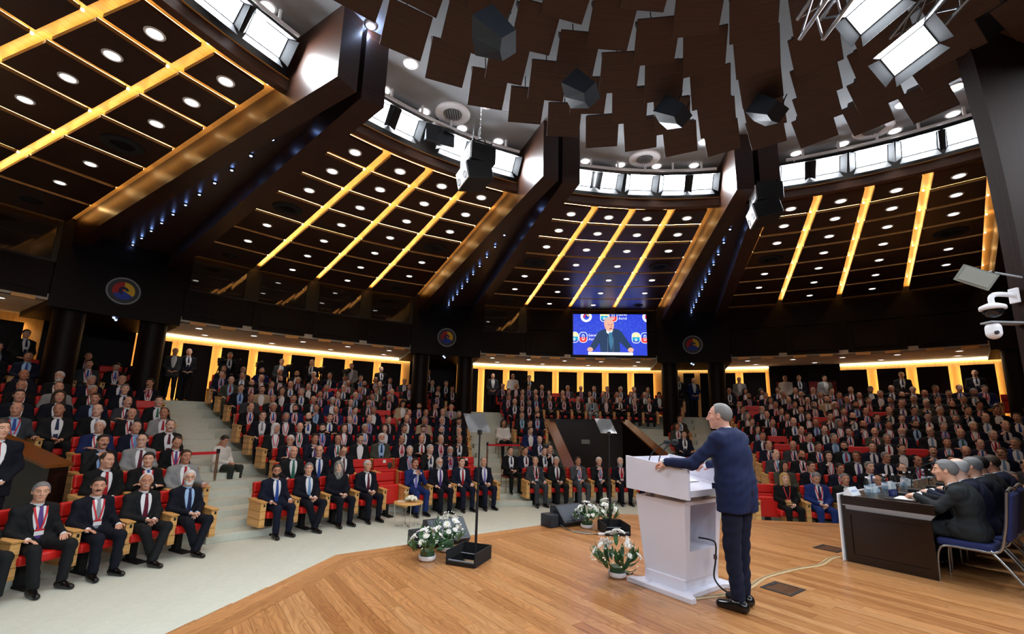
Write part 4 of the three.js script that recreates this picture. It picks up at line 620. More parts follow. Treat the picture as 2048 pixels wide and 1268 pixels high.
function figureGeo(name, l) { return memo('fig' + name + l, () => {
  const P = POSES[name], B = P.base, h = LOD[l].body, s = B.pelvis[1] < 0.7, hi = B.head[1] - 0.1, all = [...P.L, ...P.R], ext = (i, f) => f(...all.map((a) => a[i])), n0 = B.neck[1];
  const lo = [Math.min(-0.3, ext(0, Math.min) - 0.08), 0, Math.min(-0.3, ext(2, Math.min) - 0.1)], up = [Math.max(0.3, ext(0, Math.max) + 0.08), Math.max(hi, ext(1, Math.max) + 0.1), Math.max(0.3, ext(2, Math.max) + 0.12)];
  const fold = l === 'far' ? () => 0 : (p) => folds(p) * (p[2] > B.chest[2] + 0.03 && p[1] > B.pelvis[1] + 0.12 ? Math.min(1, Math.max(0, (Math.abs(p[0]) - 0.13) / 0.05)) : 1), jacket = net((p) => jacketSdf(p, P) + fold(p), [lo[0], s ? 0.38 : 0.75, lo[2]], up, h);
  const legs = P.legs ?? [[1, B.hip, B.knee, B.ankle], [-1, B.hip.map((v, i) => i ? v : -v), B.knee.map((v, i) => i ? v : -v), B.ankle.map((v, i) => i ? v : -v)]], lx = (i, f) => f(...legs.flatMap((q) => q.slice(1).map((v) => v[i])));
  const trousers = net((p) => trousersSdf(p, P) + 1.3 * fold(p), [Math.min(-0.22, lx(0, Math.min) - 0.1), 0.03, Math.min(-0.2, lx(2, Math.min) - 0.12)], [Math.max(0.22, lx(0, Math.max) + 0.1), B.hip[1] + 0.15, Math.max(0.14, lx(2, Math.max) + 0.1)], h * 1.05);
  const shoes = net((p) => shoeSdf(p, P), [lx(0, Math.min) - 0.1, -0.03, Math.min(...legs.map((q) => q[3][2])) - 0.12], [lx(0, Math.max) + 0.1, 0.14, Math.max(...legs.map((q) => q[3][2])) + 0.22], Math.min(h * 0.9, 0.024));
  const core = net((p) => coreSdf(p, P), lo, up, Math.max(0.02, h * 0.8)), pieces = [core], hg = headGeo(l).clone(), ht = P.headTurn ?? [0, 0, 0];
  hg.applyMatrix4(new THREE.Matrix4().makeRotationFromEuler(new THREE.Euler(ht[0], ht[1], ht[2], 'YXZ'))).translate(...B.head); pieces.push(hg);
  const cuffs = [];
  for (const [sd, a] of armsOf(P)) {
    const g = handGeo(P.curl, l).clone(); if (sd > 0) { g.scale(-1, 1, 1); const ix = g.index.array; for (let k = 0; k < ix.length; k += 3) { const t = ix[k]; ix[k] = ix[k + 1]; ix[k + 1] = t; } g.computeVertexNormals(); }
    const m = handTurn(a[1], a[2], (P.roll ?? 0.35) * sd); g.applyMatrix4(m).translate(...a[1]); pieces.push(g);
    const c = new THREE.CylinderGeometry(0.033, 0.036, 0.03, 14).rotateX(Math.PI / 2).applyMatrix4(m).translate(...a[1]); const dir = new THREE.Vector3(a[2][0] - a[1][0], a[2][1] - a[1][1], a[2][2] - a[1][2]).normalize(); c.translate(dir.x * 0.03, dir.y * 0.03, dir.z * 0.03); cuffs.push(c);
  }
  const N = n0 - 0.005, cols = l === 'far' ? 4 : 8, up1 = l === 'far' ? 0.006 : 0.003;
  const shirtFront = drape(P, [[N - 0.005, -0.05, 0.05, 0.004], [N - 0.05, -0.078, 0.078], [N - 0.12, -0.08, 0.08], [N - 0.22, -0.067, 0.067], [N - 0.32, -0.045, 0.045], [N - 0.4, -0.016, 0.016]], 0.002 + up1, cols);
  const collar = []; for (const sd of [-1, 1]) { const c = new THREE.CylinderGeometry(0.064, 0.074, 0.06, 12, 1, true, 0, Math.PI); c.rotateY(sd > 0 ? 0 : Math.PI); c.rotateX(0.28).translate(B.neck[0], N + 0.012, B.neck[2] + 0.008); collar.push(c); }
  const shirt = mergeAll([shirtFront, ...collar]);
  const tie = mergeAll([drape(P, [[N - 0.002, -0.02, 0.02, 0.016], [N - 0.04, -0.015, 0.015, 0.012], [N - 0.06, -0.019, 0.019, 0.004], [N - 0.16, -0.026, 0.026, 0.003], [N - 0.3, -0.034, 0.034, 0.003], [N - (s ? 0.4 : 0.42), -0.037, 0.037, 0.004], [N - (s ? 0.43 : 0.46), -0.003, 0.003, 0.004]], 0.006, 3, 0.006)]);
  const lapels = [], strap = []; for (const sd of [-1, 1]) {
    const o = (y, a, b, e = 0) => sd < 0 ? [y, -b, -a, e] : [y, a, b, e];
    lapels.push(drape(P, [o(N + 0.0, 0.062, 0.08, 0.004), o(N - 0.05, 0.072, 0.12), o(N - 0.11, 0.076, 0.145), o(N - 0.125, 0.076, 0.122), o(N - 0.24, 0.06, 0.1), o(N - 0.4, 0.01, 0.032)], 0.008, 2, 0.005));
    strap.push(drape(P, [o(N - 0.01, 0.056, 0.076, 0.008), o(N - 0.1, 0.046, 0.066, 0.006), o(N - 0.22, 0.02, 0.038, 0.006), o(N - 0.29, 0.0, 0.016, 0.006)], 0.012, 1, 0.003));
  }
  const badge = drape(P, [[N - 0.275, -0.048, 0.048, 0.006], [N - 0.35, -0.048, 0.048, 0.006]], 0.016, 1, 0.004), badgeTop = drape(P, [[N - 0.275, -0.048, 0.048, 0.008], [N - 0.3, -0.048, 0.048, 0.008]], 0.0165, 1, 0.003);
  const shoe = (sd) => { const ix = shoes.index.array, pa = shoes.attributes.position.array, q = legs.find((v) => v[0] === sd)[3], w = legs.find((v) => v[0] !== sd)[3], keep = []; for (let k = 0; k < ix.length; k += 3) { const i = ix[k] * 3, dx = pa[i] - q[0], dz = pa[i + 2] - q[2] - 0.05, ex = pa[i] - w[0], ez = pa[i + 2] - w[2] - 0.05; if (dx * dx + dz * dz * 0.3 < ex * ex + ez * ez * 0.3) keep.push(ix[k], ix[k + 1], ix[k + 2]); } const g = shoes.clone(); g.setIndex(keep); return g; };
  return { jacket, trousers, shoes, shoeL: shoe(1), shoeR: shoe(-1), cuffs, body: mergeAll(pieces), shirt, tie, lapels: mergeAll(lapels), lanyard: mergeAll(strap), badge, badgeTop, headTurn: ht, head: B.head };
}); }
const glassesGeo = memo('glasses', () => mergeAll([...[-1, 1].map((s) => new THREE.TorusGeometry(0.021, 0.0018, 5, 18).scale(1, 0.8, 1).translate(0.031 * s, 0.012, 0.1)), new THREE.BoxGeometry(0.016, 0.003, 0.003).translate(0, 0.016, 0.101), ...[-1, 1].map((s) => new THREE.BoxGeometry(0.003, 0.004, 0.1).translate(0.07 * s, 0.016, 0.045).rotateY(0)), ...[-1, 1].map((s) => new THREE.BoxGeometry(0.022, 0.003, 0.003).translate(0.061 * s, 0.017, 0.097))]));
const moustacheGeo = memo('moustache', () => net((p) => { const q = [Math.abs(p[0]), p[1], p[2]]; return seg(q, [0, -0.04, 0.1], [0.03, -0.05, 0.08], 0.009, 0.005); }, [-0.045, -0.065, 0.06], [0.045, -0.025, 0.12], 0.004));
const beardGeo = memo('beard', () => net((p) => { let d = smax(headSdf(p) - 0.006, p[1] + 0.036 + Math.max(0, p[2] - 0.075) * 0.6, 0.01); d = smax(d, -(seg([Math.abs(p[0]), p[1], p[2]], [0, -0.056, 0.1], [0.02, -0.056, 0.09], 0.013, 0.01)), 0.004); return smax(d, -0.115 - p[1], 0.01); }, [-0.1, -0.13, -0.03], [0.1, -0.02, 0.12], 0.007));
// ------------------------------------------------------------------ cloth, skin and hair colours
const cloth = (c, r = 0.82) => memo('cloth' + c, () => new THREE.MeshPhysicalMaterial({ color: hex(c), roughness: r, specularIntensity: 0.5 }));
const skin = (c) => memo('skin' + c, () => new THREE.MeshPhysicalMaterial({ color: hex(c), roughness: 0.52, vertexColors: true }));
const hairM = (c) => memo('hairm' + c, () => mat(c, 0.6));
const SUITS = { navy: 0x11172c, 'dark navy': 0x0d111e, charcoal: 0x17191c, black: 0x0d0e10, grey: 0x393d43, blue: 0x182656, 'light grey': 0x8d9092, beige: 0xb09f84, brown: 0x3d3029, olive: 0x43453b, white: 0xdcdcd8 };
const TIES = { red: 0xa31622, maroon: 0x5a1026, blue: 0x2a4a9a, 'light blue': 0x6f97c4, navy: 0x1a2348, purple: 0x5b3f86, lilac: 0x8d82c8, grey: 0x8b8f98, green: 0x2b6a55, gold: 0xb08a2e, black: 0x131317 };
const SHIRTS = { white: 0xe8ebf0, 'light blue': 0x9fc0e6, pale: 0xd6dbe4 };
const SKINS = [0xdba98f, 0xcd967c, 0xe2b6a0, 0xbe866c, 0xd6a288], HAIRS = { black: 0x17130f, brown: 0x35261b, grey: 0x76777a, silver: 0xb6b8ba, white: 0xd8d9da, blond: 0xb9945a };
const lanyardM = mat(0xcf2330, 0.6), badgeM = mat(0xe7e9ec, 0.5), shoeM = mat(0x0b0b0d, 0.22), rimM = mat(0x2a2522, 0.35), redCard = mat(0xc8242e, 0.55);
const stripeMat = (a, b) => new THREE.MeshPhysicalMaterial({ color: hex(a), roughness: 0.7 });
function dress(o, s, l) {   // the parts of one person
  const F = figureGeo(s.pose, l), hm = hairM(HAIRS[s.hairColor] ?? s.hairColor);
  part('body', F.body, skin(s.skin), o); part('jacket', F.jacket, cloth(s.suitHex ?? SUITS[s.suit]), o); part('trousers', F.trousers, cloth(s.trouserHex ?? s.suitHex ?? SUITS[s.suit]), o); part('shoe', F.shoeL, shoeM, o); part('shoe', F.shoeR, shoeM, o);
  if (!s.noShirt) part('shirt', F.shirt, cloth(SHIRTS[s.shirt ?? 'white'] ?? s.shirt, 0.7), o);
  if (!s.noShirt && l !== 'far') for (const c of F.cuffs) part('shirt_cuff', c, cloth(SHIRTS[s.shirt ?? 'white'] ?? s.shirt, 0.7), o);
  if (s.tie) part('tie', F.tie, cloth(TIES[s.tie], 0.55), o);
  if (l !== 'far' && !s.noShirt) part('lapels', F.lapels, cloth(s.suitHex ?? SUITS[s.suit]), o);
  if (s.lanyard) { part('lanyard', F.lanyard, s.lanyardMat ?? lanyardM, o); const b = part('badge', F.badge, badgeM, o); if (l !== 'far') part('badge_header', F.badgeTop, redCard, b); }
  const onHead = (n, g, m) => { const q = part(n, g, m, o); q.position.set(...F.head); q.rotation.set(F.headTurn[0], F.headTurn[1], F.headTurn[2], 'YXZ'); return q; };
  if (s.hair) onHead(s.hair === 'scarf' ? 'headscarf' : 'hair', hairGeo(s.hair, l), s.hairMat ?? hm);
  if (s.glasses) onHead('glasses', glassesGeo, rimM);
  if (s.moustache) onHead('moustache', moustacheGeo, hm);
  if (s.beard) onHead('beard', beardGeo, hm);
}
function person(s, p, turn, l, label, group) { const o = thing('person', label, 'person', group); at(o, p, turn); if (s.size) o.scale.setScalar(s.size); dress(o, s, l); return o; }
// ------------------------------------------------------------------ auditorium seats
const PITCH_SEAT = 0.635;
const armGeo = (() => {   // wooden side panel: three stacked blocks, sloping lid and a dark finger hole
  const blocks = [[0.2, 0.335], [0.34, 0.475], [0.48, 0.615]].map(([a, b]) => rbox(0.1, b - a, 0.46, 0.006, 0, (a + b) / 2, 0.07, 1)), lid = solid([[-0.055, 0.62, -0.18], [0.055, 0.62, -0.18], [0.055, 0.62, 0.32], [-0.055, 0.62, 0.32], [-0.058, 0.675, -0.18], [0.058, 0.675, -0.18], [0.058, 0.64, 0.33], [-0.058, 0.64, 0.33]], [[0, 1, 2, 3], [7, 6, 5, 4], [0, 4, 5, 1], [1, 5, 6, 2], [2, 6, 7, 3], [3, 7, 4, 0]]);
  return { blocks: clean(blocks), lid, hole: rbox(0.03, 0.045, 0.01, 0.004, 0.012, 0.575, 0.3, 1) };
})();
const seatGeo = { cushion: rbox(0.5, 0.12, 0.48, 0.035, 0, 0.4, 0.09, 3), folded: rbox(0.5, 0.44, 0.12, 0.035, 0, 0.48, -0.03, 3), lower: rbox(0.52, 0.28, 0.09, 0.03, 0, 0.6, 0, 3), upper: rbox(0.52, 0.2, 0.085, 0.03, 0, 0.845, 0.005, 3), shell: rbox(0.5, 0.46, 0.03, 0.01, 0, 0.7, -0.055, 1), foot: clean([box(0.09, 0.36, 0.12, 0, 0.18, -0.08), box(0.12, 0.03, 0.4, 0, 0.015, 0.02)]), sheet: box(0.075, 0.075, 0.003, 0.02, 0.87, 0.052) };
function seat(p, turn, o, { folded = false, endArm = false, sheet = false, wide } = {}) {
  at(o, p, turn);
  part('seat_cushion', folded ? seatGeo.folded : seatGeo.cushion, M.red, o);
  const b = part('backrest', seatGeo.lower, M.red, o); b.position.set(0, 0, -0.2); b.rotation.x = -0.12; const h = part('backrest_top', seatGeo.upper, M.red, o); h.position.set(0, 0, -0.2); h.rotation.x = -0.12;
  const s = part('back_shell', seatGeo.shell, M.maple, o); s.position.set(0, 0, -0.2); s.rotation.x = -0.12;
  part('pedestal', seatGeo.foot, M.matteBlack, o);
  for (const x of endArm ? [1, -1] : [1]) { const a = part('arm_panel', armGeo.blocks, M.maple, o); a.position.x = x * (wide ?? PITCH_SEAT) / 2; part('arm_lid', armGeo.lid, M.maple, a); part('finger_hole', armGeo.hole, M.matteBlack, a); }
  if (sheet) { const q = part('paper_sheet', seatGeo.sheet, M.paper, o); q.position.z = -0.2; q.rotation.x = -0.12; }
  return o;
}
// ------------------------------------------------------------------ who sits where
const angAt = (k, px, y, b = 0) => { const c = rowC(k, b); let lo = -100 * D2R, hi = 75 * D2R; for (let i = 0; i < 40; i++) { const m = (lo + hi) / 2, q = pix(pol(rowR(k, b), m, rowY(k, b) + y, c)); if (q[2] < 0.3 ? m < 0 : q[0] < px) lo = m; else hi = m; } return (lo + hi) / 2; };
const BLOCKS = ['far-left block', 'centre-left block', 'centre block', 'right block', 'far-right block'];
for (const k of ['lap', 'thighs', 'chin', 'crossed', 'arms']) { POSES[k + '_left'] = { ...POSES[k], headTurn: [0.03, 0.38, 0] }; POSES[k + '_right'] = { ...POSES[k], headTurn: [0.05, -0.42, 0] }; }
POSES.down = { ...POSES.lap, headTurn: [0.5, 0, 0] };
const POSE_WORDS = { lap: 'hands in lap', thighs: 'hands on knees', chin: 'hand at chin', crossed: 'arms folded', arms: 'arm on rest', down: 'head bowed', steeple: 'fingers steepled' };
// front rows as the picture shows them: [pixel column, clothing ...]
const legX = (P, dx) => P;
POSES.ankles = { ...POSES.lap, legs: [[1, [0.085, 0.52, 0], [0.15, 0.515, 0.44], [-0.02, 0.1, 0.52]], [-1, [-0.085, 0.52, 0], [-0.14, 0.515, 0.44], [0.03, 0.1, 0.4]]] };
POSES.spread = { ...POSES.thighs, headTurn: [0.04, -0.35, 0], legs: [[1, [0.085, 0.52, 0], [0.19, 0.515, 0.43], [0.17, 0.1, 0.42]], [-1, [-0.085, 0.52, 0], [-0.17, 0.515, 0.43], [-0.13, 0.1, 0.47]]] };
POSES.ankles_right = { ...POSES.ankles, headTurn: [0.02, -0.4, 0] };
const FRONT = [
  { px: 68, pose: 'spread', suit: 'charcoal', tie: 'purple', lanyard: 1, hair: 'short', hairColor: 'grey', label: 'person in charcoal suit, purple tie and lanyard, leftmost in the front row' },
  { px: 186, pose: 'thighs_right', suit: 'dark navy', tie: 'grey', lanyard: 1, hair: 'short', hairColor: 'black', moustache: 1, label: 'person in navy suit, silver tie and red lanyard, second from left in front row' },
  { px: 283, pose: 'ankles_right', suit: 'charcoal', tie: 'maroon', hair: 'receding', hairColor: 'white', moustache: 1, label: 'person in charcoal suit and dark red tie, ankles crossed, third from left in front' },
  { px: 371, pose: 'ankles_right', suit: 'dark navy', tie: 'navy', shirt: 'light blue', hair: 'short', hairColor: 'white', beard: 1, glasses: 1, label: 'person in navy suit, light blue shirt and striped tie, beside the left stairs in front' },
  { px: 548, pose: 'thighs_right', suit: 'navy', tie: 'blue', hair: 'short', hairColor: 'black', beard: 1, glasses: 1, label: 'person in navy suit and blue tie, hands on knees, right of the left stairs' },
  { px: 613, pose: 'ankles_right', suit: 'dark navy', tie: 'light blue', hair: 'short', hairColor: 'grey', label: 'person in dark navy suit and light blue tie, second right of the left stairs' },
  { px: 674, pose: 'lap_right', suit: 'dark navy', noShirt: 1, hair: 'scarf', hairColor: 'white', label: 'person in navy trouser suit and patterned headscarf in the front row', scarf: 1 },
  { px: 732, pose: 'lap', suit: 'dark navy', tie: 'maroon', hair: 'short', hairColor: 'silver', label: 'person in navy suit and maroon tie, beside the folded empty front seat' },
  { px: 778, empty: 1 },
  { px: 828, pose: 'steeple', suitHex: 0x1c2e66, suit: 'blue', tie: 'lilac', hair: 'short', hairColor: 'brown', moustache: 1, label: 'person in bright blue suit, fingers steepled, behind the small round table' },
  { px: 877, pose: 'thighs', suit: 'dark navy', tie: 'purple', hair: 'short', hairColor: 'silver', beard: 1, glasses: 1, label: 'person in dark navy suit and purple tie, right of the small round table' },
  { px: 922, pose: 'thighs', suit: 'navy', tie: 'red', hair: 'short', hairColor: 'brown', label: 'person in navy suit and red striped tie, behind the left prompter pole' },
  { px: 966, pose: 'lap', suit: 'navy', tie: 'lilac', hair: 'receding', hairColor: 'grey', label: 'person in navy suit and lilac tie, left of the middle stairs in front' },
  { px: 1070, pose: 'thighs_right', suit: 'grey', suitHex: 0x3a3e44, tie: 'black', lanyard: 1, hair: 'receding', hairColor: 'grey', label: 'person in grey three-piece suit and lanyard, right of the middle stairs in front' },
  { px: 1112, pose: 'lap_right', suit: 'charcoal', tie: 'maroon', hair: 'short', hairColor: 'silver', label: 'person in charcoal suit and dark red tie behind the right floor monitor' },
  { px: 1156, pose: 'chin', suit: 'grey', suitHex: 0x44484e, tie: 'light blue', hair: 'short', hairColor: 'brown', lanyard: 1, label: 'person in mid-grey suit, hand at temple, in front of the dark parapet' },
  { px: 1198, pose: 'chin', suit: 'charcoal', tie: 'light blue', hair: 'short', hairColor: 'white', lanyard: 1, label: 'person in charcoal suit, hand at chin, behind the right prompter' },
  { px: 1241, pose: 'thighs', suit: 'dark navy', tie: 'red', hair: 'receding', hairColor: 'silver', beard: 1, lanyard: 1, label: 'person in dark navy suit and red tie, left of the white lectern' },
  { px: 1283, pose: 'thighs', suit: 'navy', tie: 'blue', hair: 'short', hairColor: 'grey', label: 'person in navy suit partly hidden behind the white lectern' },
  { px: 1535, empty: 1 },
  { px: 1572, pose: 'lap', suit: 'black', noShirt: 1, lanyard: 1, hair: 'long', hairColor: 'blond', size: 0.96, label: 'person in black velvet jacket and red lanyard, right of the standing speaker' },
  { px: 1636, pose: 'down', suitHex: 0x1d316e, suit: 'blue', tie: 'navy', lanyard: 1, hair: 'short', hairColor: 'grey', label: 'person in bright blue suit looking at a phone, front row left of the long table' },
  { px: 1694, pose: 'arms', suit: 'charcoal', tie: 'maroon', hair: 'short', hairColor: 'grey', label: 'person in charcoal suit at the corner of the long dark table, front row' },
  { px: 1760, pose: 'lap', suit: 'charcoal', tie: 'red', lanyard: 1, hair: 'sides', hairColor: 'silver', label: 'person in charcoal suit, front row, partly hidden by bottles on the long table' },
];
const inVomitory = (p) => (p.z > -16.7 && p.z < -12.35 && p.x > -1.5 && p.x < 3.05 && p.z < -12.35) || (p.x < -9.3 && Math.hypot(p.x - 1.75, p.z + 1.1) < 14.9 && Math.hypot(p.x - 1.75, p.z + 1.1) > 11.4 && p.z > -6.35);
const columnAt = []; for (let b = 0; b <= 4; b++) for (const s of [-1, 1]) columnAt.push(pol(16.75, B3 + (b - 2.5) * PER + s * 2.95 * D2R)); const nearColumn = (p) => columnAt.some((c) => Math.hypot(c.x - p.x, c.z - p.z) < 0.78);
const spots = [];
for (const f of FRONT) { const block = f.px < 430 ? 0 : f.px < 1010 ? 1 : f.px < 1480 ? 2 : 3, a = angAt(0, f.px, 0.75, block); spots.push({ k: 0, a, block, spec: f, empty: !!f.empty, fixed: true }); }
{
  const rnd = rng(2024);
  for (let block = 0; block < 5; block++) for (let k = 0; k < rowsOf(block); k++) {
    const c = rowC(k, block), R = rowR(k, block), off = (AISLE_HALF + 0.34) / R, f = (n) => { const p = rowPoint(k, AISLES[n], 0, block); return Math.atan2(p.x - c[0], -(p.z - c[1])); };
    const a0 = block ? f(block - 1) + off : -96 * D2R, a1 = block < 4 ? f(block) - off : 72 * D2R;
    {
      const st = (k ? 0.575 : PITCH_SEAT) / R, n = Math.floor((a1 - a0) / st + 0.4);
      for (let i = 0; i < n; i++) {
        const a = block === 0 ? a1 - i * st : block >= 3 ? a0 + i * st : a0 + (a1 - a0 - (n - 1) * st) / 2 + i * st, p = pol(R, a, rowY(k, block), c);
        const r1 = rnd(), r2 = rnd(), r3 = rnd(), r4 = rnd(), r5 = rnd(), r6 = rnd(), r7 = rnd(), r8 = rnd();
        if (k === 0 && spots.some((s) => s.fixed && Math.abs(s.a - a) < st * 0.72 || s.fixed && s.block === block && block < 3 && block > 0)) continue;
        if (inVomitory(p) || nearColumn(p)) continue;
        const q = pix(p.clone().setY(p.y + 1)); if (q[2] < 0.5 || q[0] < -140 || q[0] > 2180 || (block === 0 && k > 0 && k < 4 && q[0] < 128)) continue;
        const sheetRow = k === 1 && block === 1 && [4, 8, 10].includes(i);
        const pick = (t, r) => { let x = r; for (const [v, w] of t) { if (x < w) return v; x -= w; } return t[t.length - 1][0]; };
        const suit = pick([['navy', 0.24], ['dark navy', 0.24], ['charcoal', 0.22], ['black', 0.15], ['grey', 0.05], ['blue', 0.02], ['olive', 0.025], ['light grey', 0.03], ['beige', 0.015], ['brown', 0.015], ['white', 0.0]], r1), woman = r7 < 0.06;
        const tie = r2 < 0.9 ? pick([['red', 0.2], ['maroon', 0.12], ['blue', 0.16], ['navy', 0.14], ['light blue', 0.08], ['purple', 0.08], ['grey', 0.08], ['green', 0.06], ['black', 0.08]], r2 / 0.9) : null;
        const base = pick([['lap', 0.36], ['thighs', 0.16], ['chin', 0.14], ['crossed', 0.14], ['arms', 0.14], ['down', 0.06]], r3), pose = base === 'down' ? 'down' : base + (r4 < 0.3 ? '' : r4 < (block < 2 ? 0.8 : 0.5) ? '_right' : '_left');
        const spec = { pose, suit, tie: woman ? null : tie, lanyard: r5 < 0.55, skin: SKINS[Math.floor(r6 * 5)], hair: woman ? 'long' : pick([['short', 0.56], ['receding', 0.22], ['sides', 0.22]], r8), hairColor: pick([['black', 0.4], ['brown', 0.25], ['grey', 0.21], ['silver', 0.09], ['white', 0.05]], (r8 * 7.3 + r1) % 1), glasses: r4 * 13 % 1 < 0.22, moustache: !woman && r6 * 11 % 1 < 0.3, beard: !woman && r6 * 17 % 1 < 0.14, size: 0.97 + 0.06 * r5, shirt: r3 * 9 % 1 < 0.2 ? 'light blue' : 'white' };
        spots.push({ k, a, block, spec, empty: sheetRow || r2 * 31 % 1 < (k < 8 ? 0.05 : 0.09), sheet: sheetRow, i });
      }
    }
  }
}
// number the seats of each row and block from the left; the 300 that show largest become things of their own
for (let k = 0; k < NROW_R; k++) for (let b = 0; b < 5; b++) spots.filter((s) => s.k === k && s.block === b).sort((x, y) => x.a - y.a).forEach((s, i) => { s.no = i + 1; });
for (const s of spots) { s.p = pol(rowR(s.k, s.block), s.a, rowY(s.k, s.block), rowC(s.k, s.block)); const q = pix(s.p.clone().setY(s.p.y + 1)); s.depth = q[2]; s.out = q[0] < 0 || q[0] > 2048 || (q[1] > 1268); s.px = q; }
spots.sort((x, y) => (x.out - y.out) * 1000 + x.depth - y.depth);
let nPeople = 0, nSeats = 0; const restPeople = [], restSeats = [];
for (const s of spots) {
  const { k, a, block, spec } = s, turn = -a, where = `${ordinal(k + 1)} row, ${ordinal(s.no)} from left, ${BLOCKS[block]}`, wob = ((s.a * 977) % 1) * 0.12;
  if (nSeats < 300) { nSeats++; seat(s.p, turn, thing('auditorium_seat', `${s.empty ? 'empty ' : ''}red seat${s.sheet ? ' with paper' : ''}, ${where}`, 'seat', 'red auditorium seats'), { folded: s.empty && (k === 0 || s.sheet), endArm: s.no === 1, wide: k ? 0.575 : PITCH_SEAT, sheet: s.sheet || (s.fixed && s.empty && false) }); } else restSeats.push(s);
  if (s.empty) continue;
  if (nPeople < 292) {
    nPeople++;
    const l = k === 0 ? 'near' : s.depth < 11.2 && k < 3 ? 'near' : 'far'; spec.skin ??= SKINS[(s.no * 7 + block) % 5];
    if (spec.scarf) spec.hairMat = new THREE.MeshPhysicalMaterial({ map: tiled(texture(128, 128, (u, v) => { const n = Math.sin(u * 50 + 3 * Math.sin(v * 38)) * Math.sin(v * 44 + 2 * Math.sin(u * 30)); return n > 0.15 ? [0.9, 0.89, 0.86] : [0.13, 0.13, 0.15]; }), 0.16), roughness: 0.7 });
    person(spec, s.p, turn + (spec.label ? 0 : wob - 0.06), l, spec.label ?? `person in ${spec.suit} jacket${spec.tie ? ` and ${spec.tie} tie` : ''}, ${where}`, 'seated audience');
  } else restPeople.push(s);
}
if (restPeople.length) {   // the rest of the crowd far back
  const o = new THREE.Group(); o.name = 'distant_audience'; meta(o, 'distant seated audience in dark suits in the back rows', 'audience', null, 'stuff'); scene.add(o);
  const byPose = new Map(); for (const s of restPeople) { const p = s.spec.pose; if (!byPose.has(p)) byPose.set(p, []); byPose.get(p).push(s); }
  const white = cloth(0xffffff), skinW = skin(0xffffff), m4 = new THREE.Matrix4(), col = new THREE.Color();
  const inst = (name, g, m, list, color, place) => { if (!list.length) return; const q = new THREE.InstancedMesh(g, m, list.length); q.name = name; q.castShadow = q.receiveShadow = true; list.forEach((s, i) => { m4.makeRotationY(-s.a).setPosition(s.p); if (place) m4.multiply(place(s)); q.setMatrixAt(i, m4); q.setColorAt(i, color(s)); }); q.userData.kind = 'stuff'; o.add(q); };
  const c = (x) => hex(x);
  for (const [p, list] of byPose) {
    const F = figureGeo(p, 'far');
    inst('jackets', F.jacket, white, list, (s) => c(SUITS[s.spec.suit])); inst('trousers', F.trousers, white, list, (s) => c(SUITS[s.spec.suit])); inst('bodies', F.body, skinW, list, (s) => c(s.spec.skin));
    inst('shirts', F.shirt, white, list, (s) => c(SHIRTS[s.spec.shirt])); inst('ties', F.tie, white, list.filter((s) => s.spec.tie), (s) => c(TIES[s.spec.tie])); inst('lanyards', F.lanyard, white, list.filter((s) => s.spec.lanyard), () => c(0xcf2330));
    for (const h of ['short', 'receding', 'sides', 'long']) inst('hair', hairGeo(h, 'far'), white, list.filter((s) => s.spec.hair === h), (s) => c(HAIRS[s.spec.hairColor]), () => new THREE.Matrix4().makeRotationFromEuler(new THREE.Euler(...F.headTurn, 'YXZ')).setPosition(...F.head));
  }
}
if (restSeats.length) {
  const o = new THREE.Group(); o.name = 'distant_seats'; meta(o, 'red auditorium seats of the back rows', 'seats', null, 'stuff'); scene.add(o); const m4 = new THREE.Matrix4(), tilt = new THREE.Matrix4().makeRotationX(-0.12).setPosition(0, 0, -0.2);
  for (const [n, g, m, t] of [['cushions', seatGeo.cushion, M.red, null], ['backrests', clean([seatGeo.lower.clone(), seatGeo.upper.clone()]), M.red, tilt], ['arm_panels', clean([armGeo.blocks.clone(), armGeo.lid.clone()]).translate(0.2875, 0, 0), M.maple, null], ['back_shells', seatGeo.shell, M.maple, tilt]]) { const q = new THREE.InstancedMesh(g, m, restSeats.length); q.name = n; restSeats.forEach((s, i) => { m4.makeRotationY(-s.a).setPosition(s.p); if (t) m4.multiply(t); q.setMatrixAt(i, m4); }); q.userData.kind = 'stuff'; q.castShadow = q.receiveShadow = true; o.add(q); }
}
console.log('seats', spots.length, 'people', nPeople, 'rest people', restPeople.length, 'rest seats', restSeats.length);
// ------------------------------------------------------------------ wooden parapets round the stair openings
function parapet(name, a, b, yLow, th, label, capMat = M.cap) {   // wall from a to b with a sloping top and a wide cap
  const o = structure(name, null), d = new THREE.Vector3(b.x - a.x, 0, b.z - a.z).normalize(), n = new THREE.Vector3(-d.z, 0, d.x), P = (v, s, y) => new THREE.Vector3(v.x + n.x * s, y, v.z + n.z * s);
  const quad = (t, y0a, y1a, y0b, y1b) => solid([P(a, -t, y0a), P(a, t, y0a), P(b, t, y0b), P(b, -t, y0b), P(a, -t, y1a), P(a, t, y1a), P(b, t, y1b), P(b, -t, y1b)], [[0, 1, 2, 3], [7, 6, 5, 4], [0, 4, 5, 1], [1, 5, 6, 2], [2, 6, 7, 3], [3, 7, 4, 0]].map((f) => f.reverse()));
  structure('wall_body', quad(th, yLow, a.y - 0.05, yLow, b.y - 0.05), M.espresso, o); structure('cap_rail', quad(th + 0.07, a.y - 0.05, a.y, b.y - 0.05, b.y), capMat, o); return o;
}
